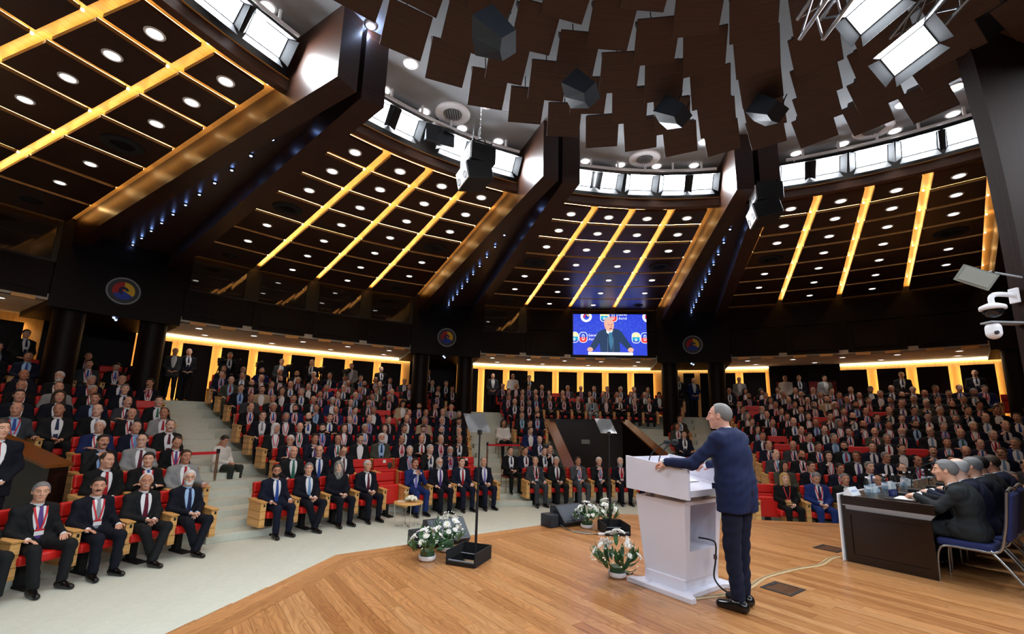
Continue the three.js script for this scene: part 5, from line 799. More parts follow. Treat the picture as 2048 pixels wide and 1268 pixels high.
{
  const LB = new THREE.Vector3(-0.75, 0.32, -12.75), LT = new THREE.Vector3(-1.11, 1.8, -16.2), RT = new THREE.Vector3(1.8, 1.84, -16.2), RB = new THREE.Vector3(2.62, 0.32, -12.45);
  parapet('wall_parapet', LB, LT, YF, 0.11); parapet('wall_parapet', RB, RT, YF, 0.11); parapet('wall_parapet', LT, RT, YF, 0.09, '', M.espresso);
  const plate = one('sign_plate', rbox(0.32, 0.16, 0.012, 0.003), mat(0x7d8480, 0.5), 'small grey plate on the dark wall inside the centre parapet', 'sign'); plate.position.set(0.28, 0.98, -16.08);
  parapet('wall_parapet', new THREE.Vector3(-9.62, 0.8, -5.75), new THREE.Vector3(-11.9, 1.55, -6.0), YF, 0.14);
}
// ------------------------------------------------------------------ white lectern
const LECT = new THREE.Vector3(-0.8, 0, -3.48);
{
  const o = thing('lectern', 'white lectern with a wide tilted top and an open shelf at the back', 'lectern'); at(o, LECT, STAGE_TURN);
  const s = new THREE.Shape(); s.moveTo(-0.4, -0.37); s.lineTo(-0.34, -0.37); s.quadraticCurveTo(-0.31, -0.3, -0.25, -0.29); s.lineTo(0.25, -0.29); s.quadraticCurveTo(0.31, -0.3, 0.34, -0.37); s.lineTo(0.4, -0.37); s.lineTo(0.4, 0.37); s.lineTo(0.34, 0.37); s.quadraticCurveTo(0.31, 0.3, 0.25, 0.29); s.lineTo(-0.25, 0.29); s.quadraticCurveTo(-0.31, 0.3, -0.34, 0.37); s.lineTo(-0.4, 0.37);
  part('base', new THREE.ExtrudeGeometry(s, { depth: 0.036, bevelEnabled: true, bevelSize: 0.006, bevelThickness: 0.006, bevelSegments: 2, curveSegments: 8 }).rotateX(-Math.PI / 2).translate(0, 0.006, 0), M.lacquer, o);
  part('plinth', rbox(0.6, 0.11, 0.46, 0.006, 0, 0.1, 0), M.lacquer, o);
  const ev = new Evaluator(), shell = new Brush(solid([[-0.28, 0.14, -0.24], [0.28, 0.14, -0.24], [0.28, 0.14, 0.24], [-0.28, 0.14, 0.24], [-0.33, 0.88, -0.3], [0.33, 0.88, -0.3], [0.33, 0.88, 0.29], [-0.33, 0.88, 0.29]], [[0, 1, 2, 3], [7, 6, 5, 4], [0, 4, 5, 1], [1, 5, 6, 2], [2, 6, 7, 3], [3, 7, 4, 0]])), hole = new Brush(new THREE.BoxGeometry(0.46, 0.44, 0.5)); hole.position.set(0, 0.625, 0.16); shell.updateMatrixWorld(); hole.updateMatrixWorld();
  const body = ev.evaluate(shell, hole, SUBTRACTION).geometry; body.clearGroups(); part('column', toCreasedNormals(body, 0.4), M.lacquer, o, 'tapered column with an open niche');
  for (const [x, z] of [[-0.22, -0.2], [0.22, -0.2], [-0.22, 0.18], [0.22, 0.18]]) part('post', rbox(0.07, 0.09, 0.07, 0.01, x, 0.92, z), M.lacquer, o);
  const side = (x) => solid([[x - 0.018, 0.945, -0.37], [x + 0.018, 0.945, -0.37], [x + 0.018, 0.915, 0.38], [x - 0.018, 0.915, 0.38], [x - 0.018, 1.285, -0.37], [x + 0.018, 1.285, -0.37], [x + 0.018, 1.195, 0.38], [x - 0.018, 1.195, 0.38]], [[0, 1, 2, 3], [7, 6, 5, 4], [0, 4, 5, 1], [1, 5, 6, 2], [2, 6, 7, 3], [3, 7, 4, 0]]);
  part('side_panel', side(-0.38), M.lacquer, o); part('side_panel', side(0.38), M.lacquer, o);
  part('front_panel', rbox(0.76, 0.31, 0.03, 0.004, 0, 1.115, -0.357), M.lacquer, o);
  part('desk', solid([[-0.37, 0.95, -0.36], [0.37, 0.95, -0.36], [0.37, 0.94, 0.38], [-0.37, 0.94, 0.38], [-0.37, 1.12, -0.36], [0.37, 1.12, -0.36], [0.37, 1.0, 0.38], [-0.37, 1.0, 0.38]], [[0, 1, 2, 3], [7, 6, 5, 4], [0, 4, 5, 1], [1, 5, 6, 2], [2, 6, 7, 3], [3, 7, 4, 0]]), M.lacquer, o);
  const pap = one('paper_sheet', box(0.3, 0.004, 0.21), M.paper, 'white speech papers lying on the lectern desk', 'paper'); pap.position.copy(LECT).addScaledVector(U, 0.05).setY(1.062); pap.rotation.set(0.16, STAGE_TURN, 0, 'YXZ');
  const cab = [[0.02, 0.5, 0.2], [0.04, 0.5, 0.3], [0.1, 0.47, 0.33], [0.11, 0.3, 0.32], [0.06, 0.14, 0.33], [0.06, 0.06, 0.42], [0.14, 0.03, 0.5]].map((v) => new THREE.Vector3(...v).applyAxisAngle(new THREE.Vector3(0, 1, 0), STAGE_TURN).add(LECT));
  const c = thing('lectern_cable', 'black cable hanging out of the lectern niche to the floor', 'cable'); part('cable', tube(cab, 0.008, 40, 8), M.matteBlack, c); const tag = part('cable_tag', rbox(0.03, 0.045, 0.02, 0.004), mat(0x4a342a, 0.6), c); tag.position.copy(cab[3]).setY(0.33);
  for (const [x, n] of [[-0.1, 'left'], [0.08, 'right']]) { const m = thing('lectern_microphone', `black gooseneck microphone on the lectern, ${n} of two`, 'microphone', 'microphones on the lectern'); at(m, LECT.clone().setY(1.11), STAGE_TURN); part('gooseneck', tube([[x, 0, -0.3], [x, 0.15, -0.28], [x * 0.9, 0.27, -0.18], [x * 0.8, 0.32, -0.1]], 0.006, 20, 6), M.matteBlack, m); part('windscreen', new THREE.SphereGeometry(0.03, 14, 10).scale(1, 1, 1.5).translate(x * 0.8, 0.33, -0.06), M.matteBlack, m); part('socket', cyl(0.02, 0.018, 0.03, x, 0, -0.3, 14), M.black, m); }
}
// ------------------------------------------------------------------ the standing speaker
POSES.speaker = { base: { ...STAND, bulk: 1.12, pelvis: [0, 0.98, -0.01], chest: [0, 1.29, 0.02], neck: [0, 1.49, 0.065], head: [0, 1.635, 0.12], shoulder: [0.195, 1.42, 0.035] }, L: [[0.305, 1.2, 0.23], [0.33, 1.195, 0.48], [0.325, 1.18, 0.6]], R: [[-0.3, 1.19, 0.22], [-0.33, 1.16, 0.45], [-0.33, 1.14, 0.56]], curl: 0.75, roll: -0.5, headTurn: [0.02, 0.3, 0], legs: [[1, [0.09, 0.95, -0.01], [0.105, 0.52, 0.01], [0.1, 0.1, -0.02]], [-1, [-0.09, 0.95, -0.01], [-0.09, 0.52, 0.03], [-0.085, 0.1, 0.03]]] };
LOD.speaker = { body: 0.0105, head: 0.004, hand: 0.0042, hair: 0.006 };
{
  const s = { pose: 'speaker', suit: 'navy', suitHex: 0x141f42, trouserHex: 0x0f152b, tie: 'navy', skin: 0xd29a86, hair: 'receding', hairColor: 0x6d6a68, size: 1.05 };
  const o = person(s, LECT.clone().addScaledVector(U, 0.67).addScaledVector(W, -0.07), STAGE_TURN + Math.PI, 'speaker', 'person in navy suit standing at the white lectern, hands on its top');
  const wr = POSES.speaker.L, watch = part('wristwatch', new THREE.TorusGeometry(0.036, 0.007, 8, 20), M.chrome, o); watch.position.set(wr[1][0] + 0.004, wr[1][1] - 0.004, wr[1][2] + 0.012); watch.rotation.x = 0.1;
  part('pocket_flap', rbox(0.012, 0.05, 0.15, 0.004), cloth(0x121b3a), o).position.set(0.205, 1.02, 0.03);
}
// ------------------------------------------------------------------ long table on the right, with its people and things
const TAB = new THREE.Vector3(1.93, 0, -4.14);
const tb = (w, u, y) => new THREE.Vector3(TAB.x + W.x * w + U.x * u, y, TAB.z + W.z * w + U.z * u);
{
  const o = thing('conference_table', 'long dark wooden table with a silver band at the right of the stage', 'table'); at(o, TAB, STAGE_TURN);
  const L = 5.4;
  part('tabletop', rbox(L, 0.045, 0.92, 0.006, L / 2, 0.78, 0), M.espresso, o);
  part('apron', solid([[0, 0.69, -0.45], [L, 0.69, -0.45], [L, 0.69, 0.45], [0, 0.69, 0.45], [0, 0.758, -0.45], [L, 0.758, -0.45], [L, 0.758, 0.45], [0, 0.758, 0.45]], [[0, 1, 2, 3], [7, 6, 5, 4], [0, 4, 5, 1], [1, 5, 6, 2], [2, 6, 7, 3], [3, 7, 4, 0]]), M.espresso, o);
  part('silver_band', solid([[0.012, 0.63, -0.42], [0.012, 0.63, 0.4], [-0.004, 0.69, -0.45], [-0.004, 0.69, 0.45], [0.05, 0.63, -0.42], [0.05, 0.63, 0.4], [0.05, 0.69, -0.45], [0.05, 0.69, 0.45]], [[0, 1, 3, 2], [4, 6, 7, 5], [0, 2, 6, 4], [1, 5, 7, 3], [0, 4, 5, 1], [2, 3, 7, 6]]), M.greyMetal, o);
  part('end_panel', box(0.03, 0.63, 0.82, 0.03, 0.315, -0.01), M.espresso, o);
  for (const [y, z, h, d] of [[0.05, -0.01, 0.1, 0.84], [0.6, -0.01, 0.06, 0.84]]) part('frame_rail', box(0.022, h, d, 0.008, y, z), M.espresso, o);
  for (const z of [-0.4, 0.38]) part('frame_stile', box(0.022, 0.63, 0.06, 0.009, 0.315, z), M.espresso, o);
  part('front_panel', box(L, 0.7, 0.03, L / 2, 0.35, -0.43), M.espresso, o); part('far_panel', box(0.03, 0.7, 0.84, L - 0.02, 0.35, 0), M.espresso, o);
  const b = thing('banner_board', 'thin white board leaning along the audience side of the long table', 'board'); at(b, TAB, STAGE_TURN); part('panel', box(L + 0.05, 0.81, 0.014, L / 2 - 0.015, 0.41, -0.478), M.white, b);
  // sitters on blue banquet chairs
  const sit = [
    { w: 0.3, u: 0.7, s: { pose: 'desk', suit: 'charcoal', suitHex: 0x1d2225, tie: 'black', skin: SKINS[0], hair: 'short', hairColor: 0x6b6c6e, moustache: 1 }, label: 'person in dark grey suit sitting at the near end of the long table' },
    { w: 0.98, u: 0.68, s: { pose: 'desk', suit: 'navy', tie: 'navy', skin: SKINS[2], hair: 'sides', hairColor: 'silver' }, label: 'person in navy suit, second from the near end of the long table' },
    { w: 1.66, u: 0.7, s: { pose: 'desk', suit: 'dark navy', tie: 'blue', skin: SKINS[0], hair: 'short', hairColor: 'grey' }, label: 'person in dark suit, third from the near end of the long table' },
    { w: 2.36, u: 0.66, s: { pose: 'desk', suit: 'black', tie: 'maroon', skin: SKINS[1], hair: 'short', hairColor: 'black', beard: 1 }, label: 'person in black suit, fourth along the long table behind a gooseneck microphone' },
    { w: 3.1, u: 0.68, s: { pose: 'desk', suit: 'navy', tie: 'red', skin: SKINS[3], hair: 'short', hairColor: 'brown' }, label: 'person in navy suit, fifth along the long table' },
  ];
  POSES.desk.headTurn = [0.05, 0.12, 0];
  const blue = mat(0x16235c, 0.85, { map: tiled(weaveTex, 0.12) });
  sit.forEach(({ w, u, s, label }, i) => {
    const p = tb(w, u, 0); person({ size: 1.03, ...s }, p, STAGE_TURN + Math.PI, i < 2 ? 'fine' : 'near', label, 'people at the long table');
    const c = thing('banquet_chair', `blue banquet chair with silver frame, ${ordinal(i + 1)} from the near end of the long table`, 'chair', 'blue chairs at the long table'); at(c, p, STAGE_TURN + Math.PI);
    part('seat', rbox(0.46, 0.08, 0.46, 0.03, 0, 0.415, 0.06, 3), blue, c); const bk = part('backrest', rbox(0.44, 0.5, 0.06, 0.03, 0, 0.26, 0, 3), blue, c); bk.position.set(0, 0.5, -0.27); bk.rotation.x = -0.14;
    for (const x of [-0.235, 0.235]) { part('frame_tube', tube([[x, 0, 0.3], [x, 0.3, 0.28], [x, 0.37, 0.24], [x, 0.385, 0.0], [x, 0.4, -0.2], [x, 0.6, -0.27], [x, 1.02, -0.33]], 0.014, 40, 8), M.steel, c); part('leg', tube([[x, 0.4, -0.14], [x, 0.3, -0.22], [x, 0, -0.42]], 0.014, 16, 8), M.steel, c); }
    part('top_rail', tube([[-0.235, 1.02, -0.33], [0, 1.05, -0.335], [0.235, 1.02, -0.33]], 0.014, 16, 8), M.steel, c);
  });
  // name plates, bottles, glasses, microphones, papers
  const glass = new THREE.MeshPhysicalMaterial({ color: 0xf4f8fb, transmission: 1, roughness: 0.04, ior: 1.3, thickness: 0 }), pet = new THREE.MeshPhysicalMaterial({ color: 0xe6eef2, transmission: 1, roughness: 0.08, ior: 1.35, thickness: 0 });
  const bottleG = lathe([[0, 0], [0.032, 0], [0.034, 0.02], [0.031, 0.06], [0.034, 0.1], [0.033, 0.14], [0.022, 0.185], [0.0125, 0.2], [0.0125, 0.212]], 20), capG = cyl(0.0145, 0.0145, 0.02, 0, 0.208, 0, 16), labG = lathe([[0.0345, 0.085], [0.0345, 0.115]], 20), waterG = lathe([[0, 0.003], [0.03, 0.003], [0.031, 0.02], [0.028, 0.06], [0.031, 0.1], [0.031, 0.13], [0, 0.13]], 18), glassG = lathe([[0, 0.004], [0.027, 0.004], [0.034, 0.11], [0.036, 0.11], [0.029, 0], [0, 0]], 20);
  const water = new THREE.MeshPhysicalMaterial({ color: 0xf0f6fa, transmission: 1, roughness: 0.02, ior: 1.33, thickness: 0.05 });
  const W0 = [[0.22, -0.2], [0.34, -0.26], [0.42, -0.2], [0.95, -0.24], [1.08, -0.28], [1.25, -0.22], [1.9, -0.25], [2.05, -0.22], [2.9, -0.25], [3.05, -0.2]];
  W0.forEach(([w, u], i) => { const b = thing('water_bottle', `clear plastic water bottle, ${ordinal(i + 1)} along the long table from the near end`, 'bottle', 'water bottles on the long table'); b.position.copy(tb(w, u, 0.803)); part('bottle', bottleG, pet, b); part('cap', capG, mat(0xe8edf2, 0.4), b); part('label', labG, mat(0xc9d2dc, 0.5), b); });
  [[0.3, -0.1], [0.5, -0.12], [0.58, -0.2], [1.15, -0.1], [1.4, -0.15], [2.2, -0.15], [3.2, -0.15]].forEach(([w, u], i) => { const b = thing('drinking_glass', `clear drinking glass, ${ordinal(i + 1)} along the long table from the near end`, 'glass', 'glasses on the long table'); b.position.copy(tb(w, u, 0.803)); part('glass', glassG, glass, b); });
  [[0.48, -0.02], [0.36, -0.02]].forEach(([w, u], i) => { const b = thing('blue_cup', `small dark blue cup near the end of the long table, ${i ? 'left' : 'right'} one`, 'cup', 'blue cups'); b.position.copy(tb(w, u, 0.803)); part('cup', lathe([[0, 0], [0.026, 0], [0.033, 0.085], [0.03, 0.085], [0.024, 0.006], [0, 0.006]], 20), mat(0x18265e, 0.4), b); });
  const plateG = solid([[-0.14, 0, 0.055], [0.14, 0, 0.055], [0.14, 0, -0.055], [-0.14, 0, -0.055], [-0.14, 0.1, 0], [0.14, 0.1, 0]], [[0, 1, 5, 4], [2, 3, 4, 5], [1, 2, 5], [3, 0, 4], [3, 2, 1, 0]]);
  const nm = document.createElement('canvas'); nm.width = 256; nm.height = 100; { const c = nm.getContext('2d'); c.fillStyle = '#e6ecf4'; c.fillRect(0, 0, 256, 100); c.fillStyle = '#3a6fc0'; c.font = 'bold 46px sans-serif'; c.textAlign = 'center'; c.fillText('MUSTAFA', 128, 66); }
  const nt = new THREE.CanvasTexture(nm); nt.colorSpace = THREE.SRGBColorSpace; const plain = mat(0xdfe6ee, 0.5);
  [[0.1, -0.36], [0.78, -0.34], [1.5, -0.34], [2.3, -0.34]].forEach(([w, u], i) => { const b = thing('name_plate', `white tent name card, ${ordinal(i + 1)} from the near end of the long table`, 'name card', 'name cards on the long table'); at(b, tb(w, u, 0.803), STAGE_TURN); part('card', plateG, plain, b); if (!i) { const t = part('print', new THREE.PlaneGeometry(0.24, 0.085), new THREE.MeshPhysicalMaterial({ map: nt, roughness: 0.6 }), b); t.position.set(0, 0.052, 0.029); t.rotation.x = -0.503; } });
  [[0.62, 0.02, 1], [1.3, 0.0, 0], [2.1, 0.02, 1], [2.75, 0.0, 0]].forEach(([w, u, bend], i) => { const b = thing('gooseneck_microphone', `black gooseneck microphone, ${ordinal(i + 1)} from the near end of the long table`, 'microphone', 'microphones on the long table'); at(b, tb(w, u, 0.803), STAGE_TURN); part('base', rbox(0.12, 0.05, 0.15, 0.012, 0, 0.025, 0), M.black, b); part('gooseneck', tube(bend ? [[0, 0.05, -0.04], [-0.06, 0.13, -0.03], [-0.2, 0.17, 0.02], [-0.33, 0.15, 0.05]] : [[0, 0.05, -0.04], [0, 0.2, -0.02], [0.03, 0.36, 0.1], [0.06, 0.4, 0.18]], 0.006, 24, 6), M.matteBlack, b); const h = part('mic_head', new THREE.CapsuleGeometry(0.013, 0.05, 4, 10), M.matteBlack, b); h.position.set(...(bend ? [-0.35, 0.147, 0.055] : [0.065, 0.405, 0.2])); h.rotation.set(1.2, 0, bend ? 1.4 : 0); });
  [[0.38, 0.27, 0.3, 0.21, 0.1], [0.8, 0.17, 0.3, 0.21, -0.1], [1.4, 0.15, 0.3, 0.22, 0.2]].forEach(([w, u, a, b, t], i) => { const q = one('paper_sheet', rbox(a, 0.006, b, 0.002, 0, 0, 0, 1), M.paper, `white papers on the long table in front of the ${ordinal(i + 1)} sitter`, 'paper', 'papers on the long table'); at(q, tb(w, u, 0.806), STAGE_TURN + t); });
  { const q = thing('folder', 'dark leather folder with a pen at the near corner of the long table', 'folder'); at(q, tb(0.33, 0.1, 0.803), STAGE_TURN + 0.08); part('cover', rbox(0.46, 0.012, 0.3, 0.004, 0, 0.006, 0), mat(0x241f1e, 0.4), q); part('note_pad', box(0.36, 0.004, 0.18, 0, 0.014, 0.03), M.paper, q); part('pen', bar(new THREE.Vector3(-0.05, 0.02, 0.06), new THREE.Vector3(0.02, 0.02, 0.07), 0.005), M.black, q); }
}
// ------------------------------------------------------------------ floor monitors, prompters, flowers
{
  const wedge = solid([[-0.38, 0, -0.24], [0.38, 0, -0.24], [0.38, 0, 0.2], [-0.38, 0, 0.2], [-0.38, 0.1, 0.28], [0.38, 0.1, 0.28], [0.38, 0.42, -0.04], [-0.38, 0.42, -0.04], [0.38, 0.4, -0.22], [-0.38, 0.4, -0.22]], [[0, 1, 2, 3], [3, 2, 5, 4], [4, 5, 6, 7], [7, 6, 8, 9], [9, 8, 1, 0], [1, 8, 6, 5, 2], [0, 3, 4, 7, 9]]);
  for (const [w, f, k] of [[0.08, 6.0, 'left'], [2.36, 6.02, 'right']]) {
    const o = thing('floor_monitor', `black wedge floor monitor at the stage edge, ${k} of two`, 'monitor speaker', 'floor monitors'); at(o, sw(w, f, 0.001), STAGE_TURN); o.scale.setScalar(0.72);
    part('cabinet', wedge, M.navyBlack, o); part('grille', solid([[-0.34, 0.135, 0.252], [0.34, 0.135, 0.252], [0.34, 0.405, -0.018], [-0.34, 0.405, -0.018]], [[0, 1, 2, 3]]), new THREE.MeshPhysicalMaterial({ color: hex(0x39424f), roughness: 0.55, map: tiled(texture(64, 64, (u, v) => { const d = Math.hypot(u - 0.5, v - 0.5); const g = d < 0.28 ? 0.25 : 1; return [g, g, g]; }), 0.018) }), o);
    part('handle', rbox(0.01, 0.05, 0.12, 0.004, -0.381, 0.2, -0.04), M.matteBlack, o);
    const s = thing('speaker_box', `small black box beside the ${k} floor monitor`, 'box', 'boxes beside the monitors'); at(s, sw(w - 0.4, f + 0.02, 0.001), STAGE_TURN); s.scale.setScalar(0.8); part('cabinet', rbox(0.22, 0.24, 0.3, 0.012, 0, 0.12, 0), M.navyBlack, s); part('grille', rbox(0.19, 0.2, 0.01, 0.003, 0, 0.12, 0.151), M.grille, s);
  }
  const mirror = new THREE.MeshPhysicalMaterial({ color: hex(0xdcdcdc), roughness: 0.06, metalness: 0.9 });
  for (const [c, t, k, ry] of [[new THREE.Vector3(-3.06, 0, -4.1), -0.38, 'left', 0.9], [new THREE.Vector3(-1.0, 0, -5.72), 0.1, 'right', 0.25]]) {
    const o = thing('teleprompter', `speech prompter with a black floor tray and tall pole, ${k} one`, 'prompter', 'speech prompters'); at(o, c, t);
    part('tray_floor', box(0.36, 0.02, 0.44, 0, 0.012, 0), M.matteBlack, o); part('tray_wall', box(0.012, 0.15, 0.44, -0.18, 0.077, 0), M.matteBlack, o); part('tray_wall', box(0.012, 0.15, 0.44, 0.18, 0.077, 0), M.matteBlack, o); part('tray_wall', box(0.37, 0.15, 0.012, 0, 0.077, -0.22), M.matteBlack, o); part('tray_front', rbox(0.36, 0.045, 0.02, 0.004, 0, 0.025, 0.215), M.black, o);
    part('tray_screen', box(0.31, 0.012, 0.3, 0, 0.045, 0.04), mat(0x050507, 0.12), o); part('screen_rim', clean([box(0.33, 0.014, 0.012, 0, 0.048, 0.2), box(0.33, 0.014, 0.012, 0, 0.048, -0.115)]), M.greyMetal, o);
    part('pole', clean([cyl(0.016, 0.016, 0.75, 0, 0.02, -0.17, 14), cyl(0.011, 0.011, 0.75, 0, 0.74, -0.17, 14), cyl(0.022, 0.022, 0.05, 0, 0.74, -0.17, 14)]), M.matteBlack, o);
    const hd = part('head_clamp', rbox(0.05, 0.06, 0.05, 0.008), M.matteBlack, o); hd.position.set(0, 1.48, -0.17);
    const g = part('reflecting_glass', box(0.3, 0.3, 0.005, 0, 0.15, 0), mirror, o); g.position.set(0, 1.48, -0.17); g.rotation.set(-0.7, ry, 0, 'YXZ');
  }
  // flowers
  const petal = new THREE.SphereGeometry(0.5, 6, 4).scale(0.009, 0.0025, 0.03).translate(0, 0, 0.02), blossom = (n, r) => mergeAll([...Array(n).keys()].flatMap((i) => [petal.clone().scale(r, r, r).rotateX(-0.35).rotateY(i / n * Math.PI * 2), petal.clone().scale(r * 0.8, r, r * 0.75).rotateX(-0.75).rotateY((i + 0.5) / n * Math.PI * 2)])), bl = blossom(12, 1.25), eye = new THREE.SphereGeometry(0.008, 8, 6).scale(1, 0.7, 1).translate(0, 0.008, 0);
  const leafS = new THREE.Shape(); leafS.moveTo(0, 0); leafS.quadraticCurveTo(0.03, 0.04, 0.012, 0.1); leafS.lineTo(0, 0.125); leafS.lineTo(-0.012, 0.1); leafS.quadraticCurveTo(-0.03, 0.04, 0, 0);
  const leaf = new THREE.ExtrudeGeometry(leafS, { depth: 0.0015, bevelEnabled: false, curveSegments: 4 }); { const p = leaf.attributes.position; for (let i = 0; i < p.count; i++) p.setZ(i, p.getZ(i) + Math.abs(p.getX(i)) * 0.45 - p.getY(i) * p.getY(i) * 2.2); leaf.computeVertexNormals(); }
  const leafMs = [0x2f5a30, 0x3f7038, 0x24482a].map((c) => mat(c, 0.5, { transmission: 0.12 })), whiteP = mat(0xf1f1ee, 0.6), yel = mat(0xc9c06a, 0.7), tiny = new THREE.SphereGeometry(0.008, 6, 5);
  function bouquet(pos, label, seed, n, r, h, skew, pot = true) {
    const rnd = rng(seed), o = thing('flower_arrangement', label, 'flowers', 'white flower arrangements'); o.position.copy(pos); o.rotation.y = rnd() * 6;
    if (pot) { part('pot', lathe([[0, 0], [0.075, 0], [0.098, 0.02], [0.1, 0.06], [0.094, 0.06], [0.09, 0.025], [0, 0.02]], 24), M.white, o); part('foam', cyl(0.085, 0.08, 0.09, 0, 0.02, 0, 16), leafMs[2], o); }
    for (let i = 0; i < n * 2.6; i++) { const a = rnd() * 6.28, e = rnd(), q = r * (0.25 + 0.8 * Math.sqrt(rnd())), l = part('leaf', leaf, leafMs[i % 3], o); l.position.set(Math.sin(a) * q * 0.75 + skew[0] * e * 0.7, 0.05 + h * (1 - (q / r) * 0.55) * (0.25 + 0.7 * e), Math.cos(a) * q * 0.75 + skew[1] * e * 0.7); l.rotation.set(0.5 + rnd() * 1.1, a, (rnd() - 0.5) * 0.8, 'YXZ'); l.scale.setScalar(0.8 + rnd() * 0.7); }
    for (let i = 0; i < n; i++) { const a = rnd() * 6.28, u = Math.sqrt(rnd()), q = r * u, b = part('blossom', bl, whiteP, o); b.position.set(Math.sin(a) * q + skew[0] * u, 0.07 + h * (1.05 - u * u * 0.62), Math.cos(a) * q + skew[1] * u); b.rotation.set(u * 1.0 + (rnd() - 0.5) * 0.4, a, 0, 'YXZ'); b.scale.setScalar(0.75 + rnd() * 0.6); part('flower_eye', eye, yel, b); }
    const g = []; for (let i = 0; i < 60; i++) { const a = rnd() * 6.28, u = Math.sqrt(rnd()) * 1.12; g.push(tiny.clone().translate(Math.sin(a) * r * u + skew[0] * u, 0.06 + h * (1.1 - u * u * 0.6) + rnd() * 0.03, Math.cos(a) * r * u + skew[1] * u)); } const t = part('tiny_blossoms', mergeAll(g), whiteP, o); t.userData.kind = 'stuff';
    return o;
  }
  bouquet(new THREE.Vector3(-3.55, 0, -4.1), 'white chrysanthemums spilling over a white pot, left of the left prompter tray', 3, 16, 0.2, 0.26, [-0.06, 0.05]);
  bouquet(new THREE.Vector3(-3.37, 0, -4.5), 'white flowers in a pot close against the left floor monitor', 4, 16, 0.19, 0.36, [0, 0]);
  bouquet(new THREE.Vector3(-1.36, 0, -6.0), 'white flowers in a pot between the right monitor and prompter', 5, 16, 0.2, 0.3, [0, 0]);
  bouquet(new THREE.Vector3(-0.97, 0, -6.32), 'white flowers in a pot behind the right prompter tray', 6, 15, 0.2, 0.3, [0, 0]);
  bouquet(new THREE.Vector3(-1.42, 0, -3.68), 'white flowers and dark leaves lying at the foot of the lectern', 7, 22, 0.24, 0.38, [-0.05, 0.12], true);
  // small round table before the front row
  const t = thing('side_table', 'small round wooden table on thin chrome legs before the front row', 'table'); t.position.set(-4.73, YF, -8.5); t.rotation.y = 0.4;
  part('table_top', lathe([[0, 0.44], [0.3, 0.44], [0.305, 0.455], [0.3, 0.485], [0, 0.485]], 40), M.maple, t);
  for (let i = 0; i < 4; i++) { const a = i * Math.PI / 2, c = Math.cos(a), s = Math.sin(a); part('leg', bar(new THREE.Vector3(c * 0.29, 0.44, s * 0.29), new THREE.Vector3(c * 0.25, 0.008, s * 0.25), 0.007), M.chrome, t); }
  for (const a of [0, Math.PI / 2]) part('foot_bar', bar(new THREE.Vector3(Math.cos(a) * 0.25, 0.008, Math.sin(a) * 0.25), new THREE.Vector3(-Math.cos(a) * 0.25, 0.008, -Math.sin(a) * 0.25), 0.007), M.chrome, t);
  const tp = t.position.clone().setY(YF + 0.486), r = thing('rose_bouquet', 'round posy of cream roses on the small table', 'flowers'); r.position.copy(tp).add(new THREE.Vector3(0.07, 0, 0.06)); const rr = rng(12), rose = mergeAll([0, 1, 2, 3].map((i) => new THREE.SphereGeometry(0.036 - i * 0.006, 10, 8).scale(1, 0.9, 1).translate(Math.sin(i * 2.4) * 0.006, i * 0.009, Math.cos(i * 2.4) * 0.006)));
  for (let i = 0; i < 13; i++) { const a = i * 2.4, q = 0.032 * Math.sqrt(i), b = part('rose', rose, mat([0xf0efdc, 0xe8ecd2, 0xf3f0e4][i % 3], 0.6), r); b.position.set(Math.sin(a) * q, 0.1 - q * q * 4, Math.cos(a) * q); }
  for (let i = 0; i < 9; i++) { const a = i * 0.7, l = part('leaf', leaf, leafMs[i % 3], r); l.position.set(Math.sin(a) * 0.09, 0.03, Math.cos(a) * 0.09); l.rotation.set(1.2, a, 0, 'YXZ'); l.scale.setScalar(0.7); }
  for (const [x, z, k] of [[-0.1, -0.05, 'left'], [-0.05, -0.12, 'right']]) { const b = thing('water_bottle', `small clear water bottle behind the roses on the round table, ${k}`, 'bottle', 'bottles on the round table'); b.position.copy(tp).add(new THREE.Vector3(x, 0, z)); part('bottle', lathe([[0, 0], [0.03, 0], [0.031, 0.1], [0.013, 0.16], [0.013, 0.17]], 16), new THREE.MeshPhysicalMaterial({ color: 0xeef4f8, transmission: 1, roughness: 0.05, ior: 1.3, thickness: 0 }), b); part('cap', cyl(0.015, 0.015, 0.018, 0, 0.168, 0, 12), M.white, b); }
  const tis = one('napkin', rbox(0.16, 0.012, 0.1, 0.004, 0, 0, 0, 1), M.paper, 'white napkin on the small round table', 'napkin'); tis.position.copy(tp).add(new THREE.Vector3(-0.13, 0.006, 0.07));
}
// ------------------------------------------------------------------ barrier posts with red belts
function stanchion(p, label, h = 0.92) { const o = thing('barrier_post', label, 'barrier post', 'barrier posts'); o.position.copy(p); part('base', lathe([[0, 0.03], [0.05, 0.03], [0.16, 0.014], [0.165, 0]], 28), M.chrome, o); part('post', cyl(0.028, 0.028, h - 0.06, 0, 0.02, 0, 18), M.chrome, o); part('belt_head', cyl(0.036, 0.036, 0.09, 0, h - 0.06, 0, 18), M.black, o); return o; }
function belt(a, b, label) { const d = b.clone().sub(a), n = new THREE.Vector3(-d.z, 0, d.x).normalize().multiplyScalar(0.0015), P = (v, s, y) => v.clone().addScaledVector(n, s).setY(v.y + y), g = solid([P(a, -1, -0.03), P(a, 1, -0.03), P(b, 1, -0.03), P(b, -1, -0.03), P(a, -1, 0.03), P(a, 1, 0.03), P(b, 1, 0.03), P(b, -1, 0.03)], [[0, 1, 2, 3], [7, 6, 5, 4], [0, 4, 5, 1], [1, 5, 6, 2], [2, 6, 7, 3], [3, 7, 4, 0]].map((f) => f.reverse())); one('barrier_belt', g, M.belt, label, 'belt'); }
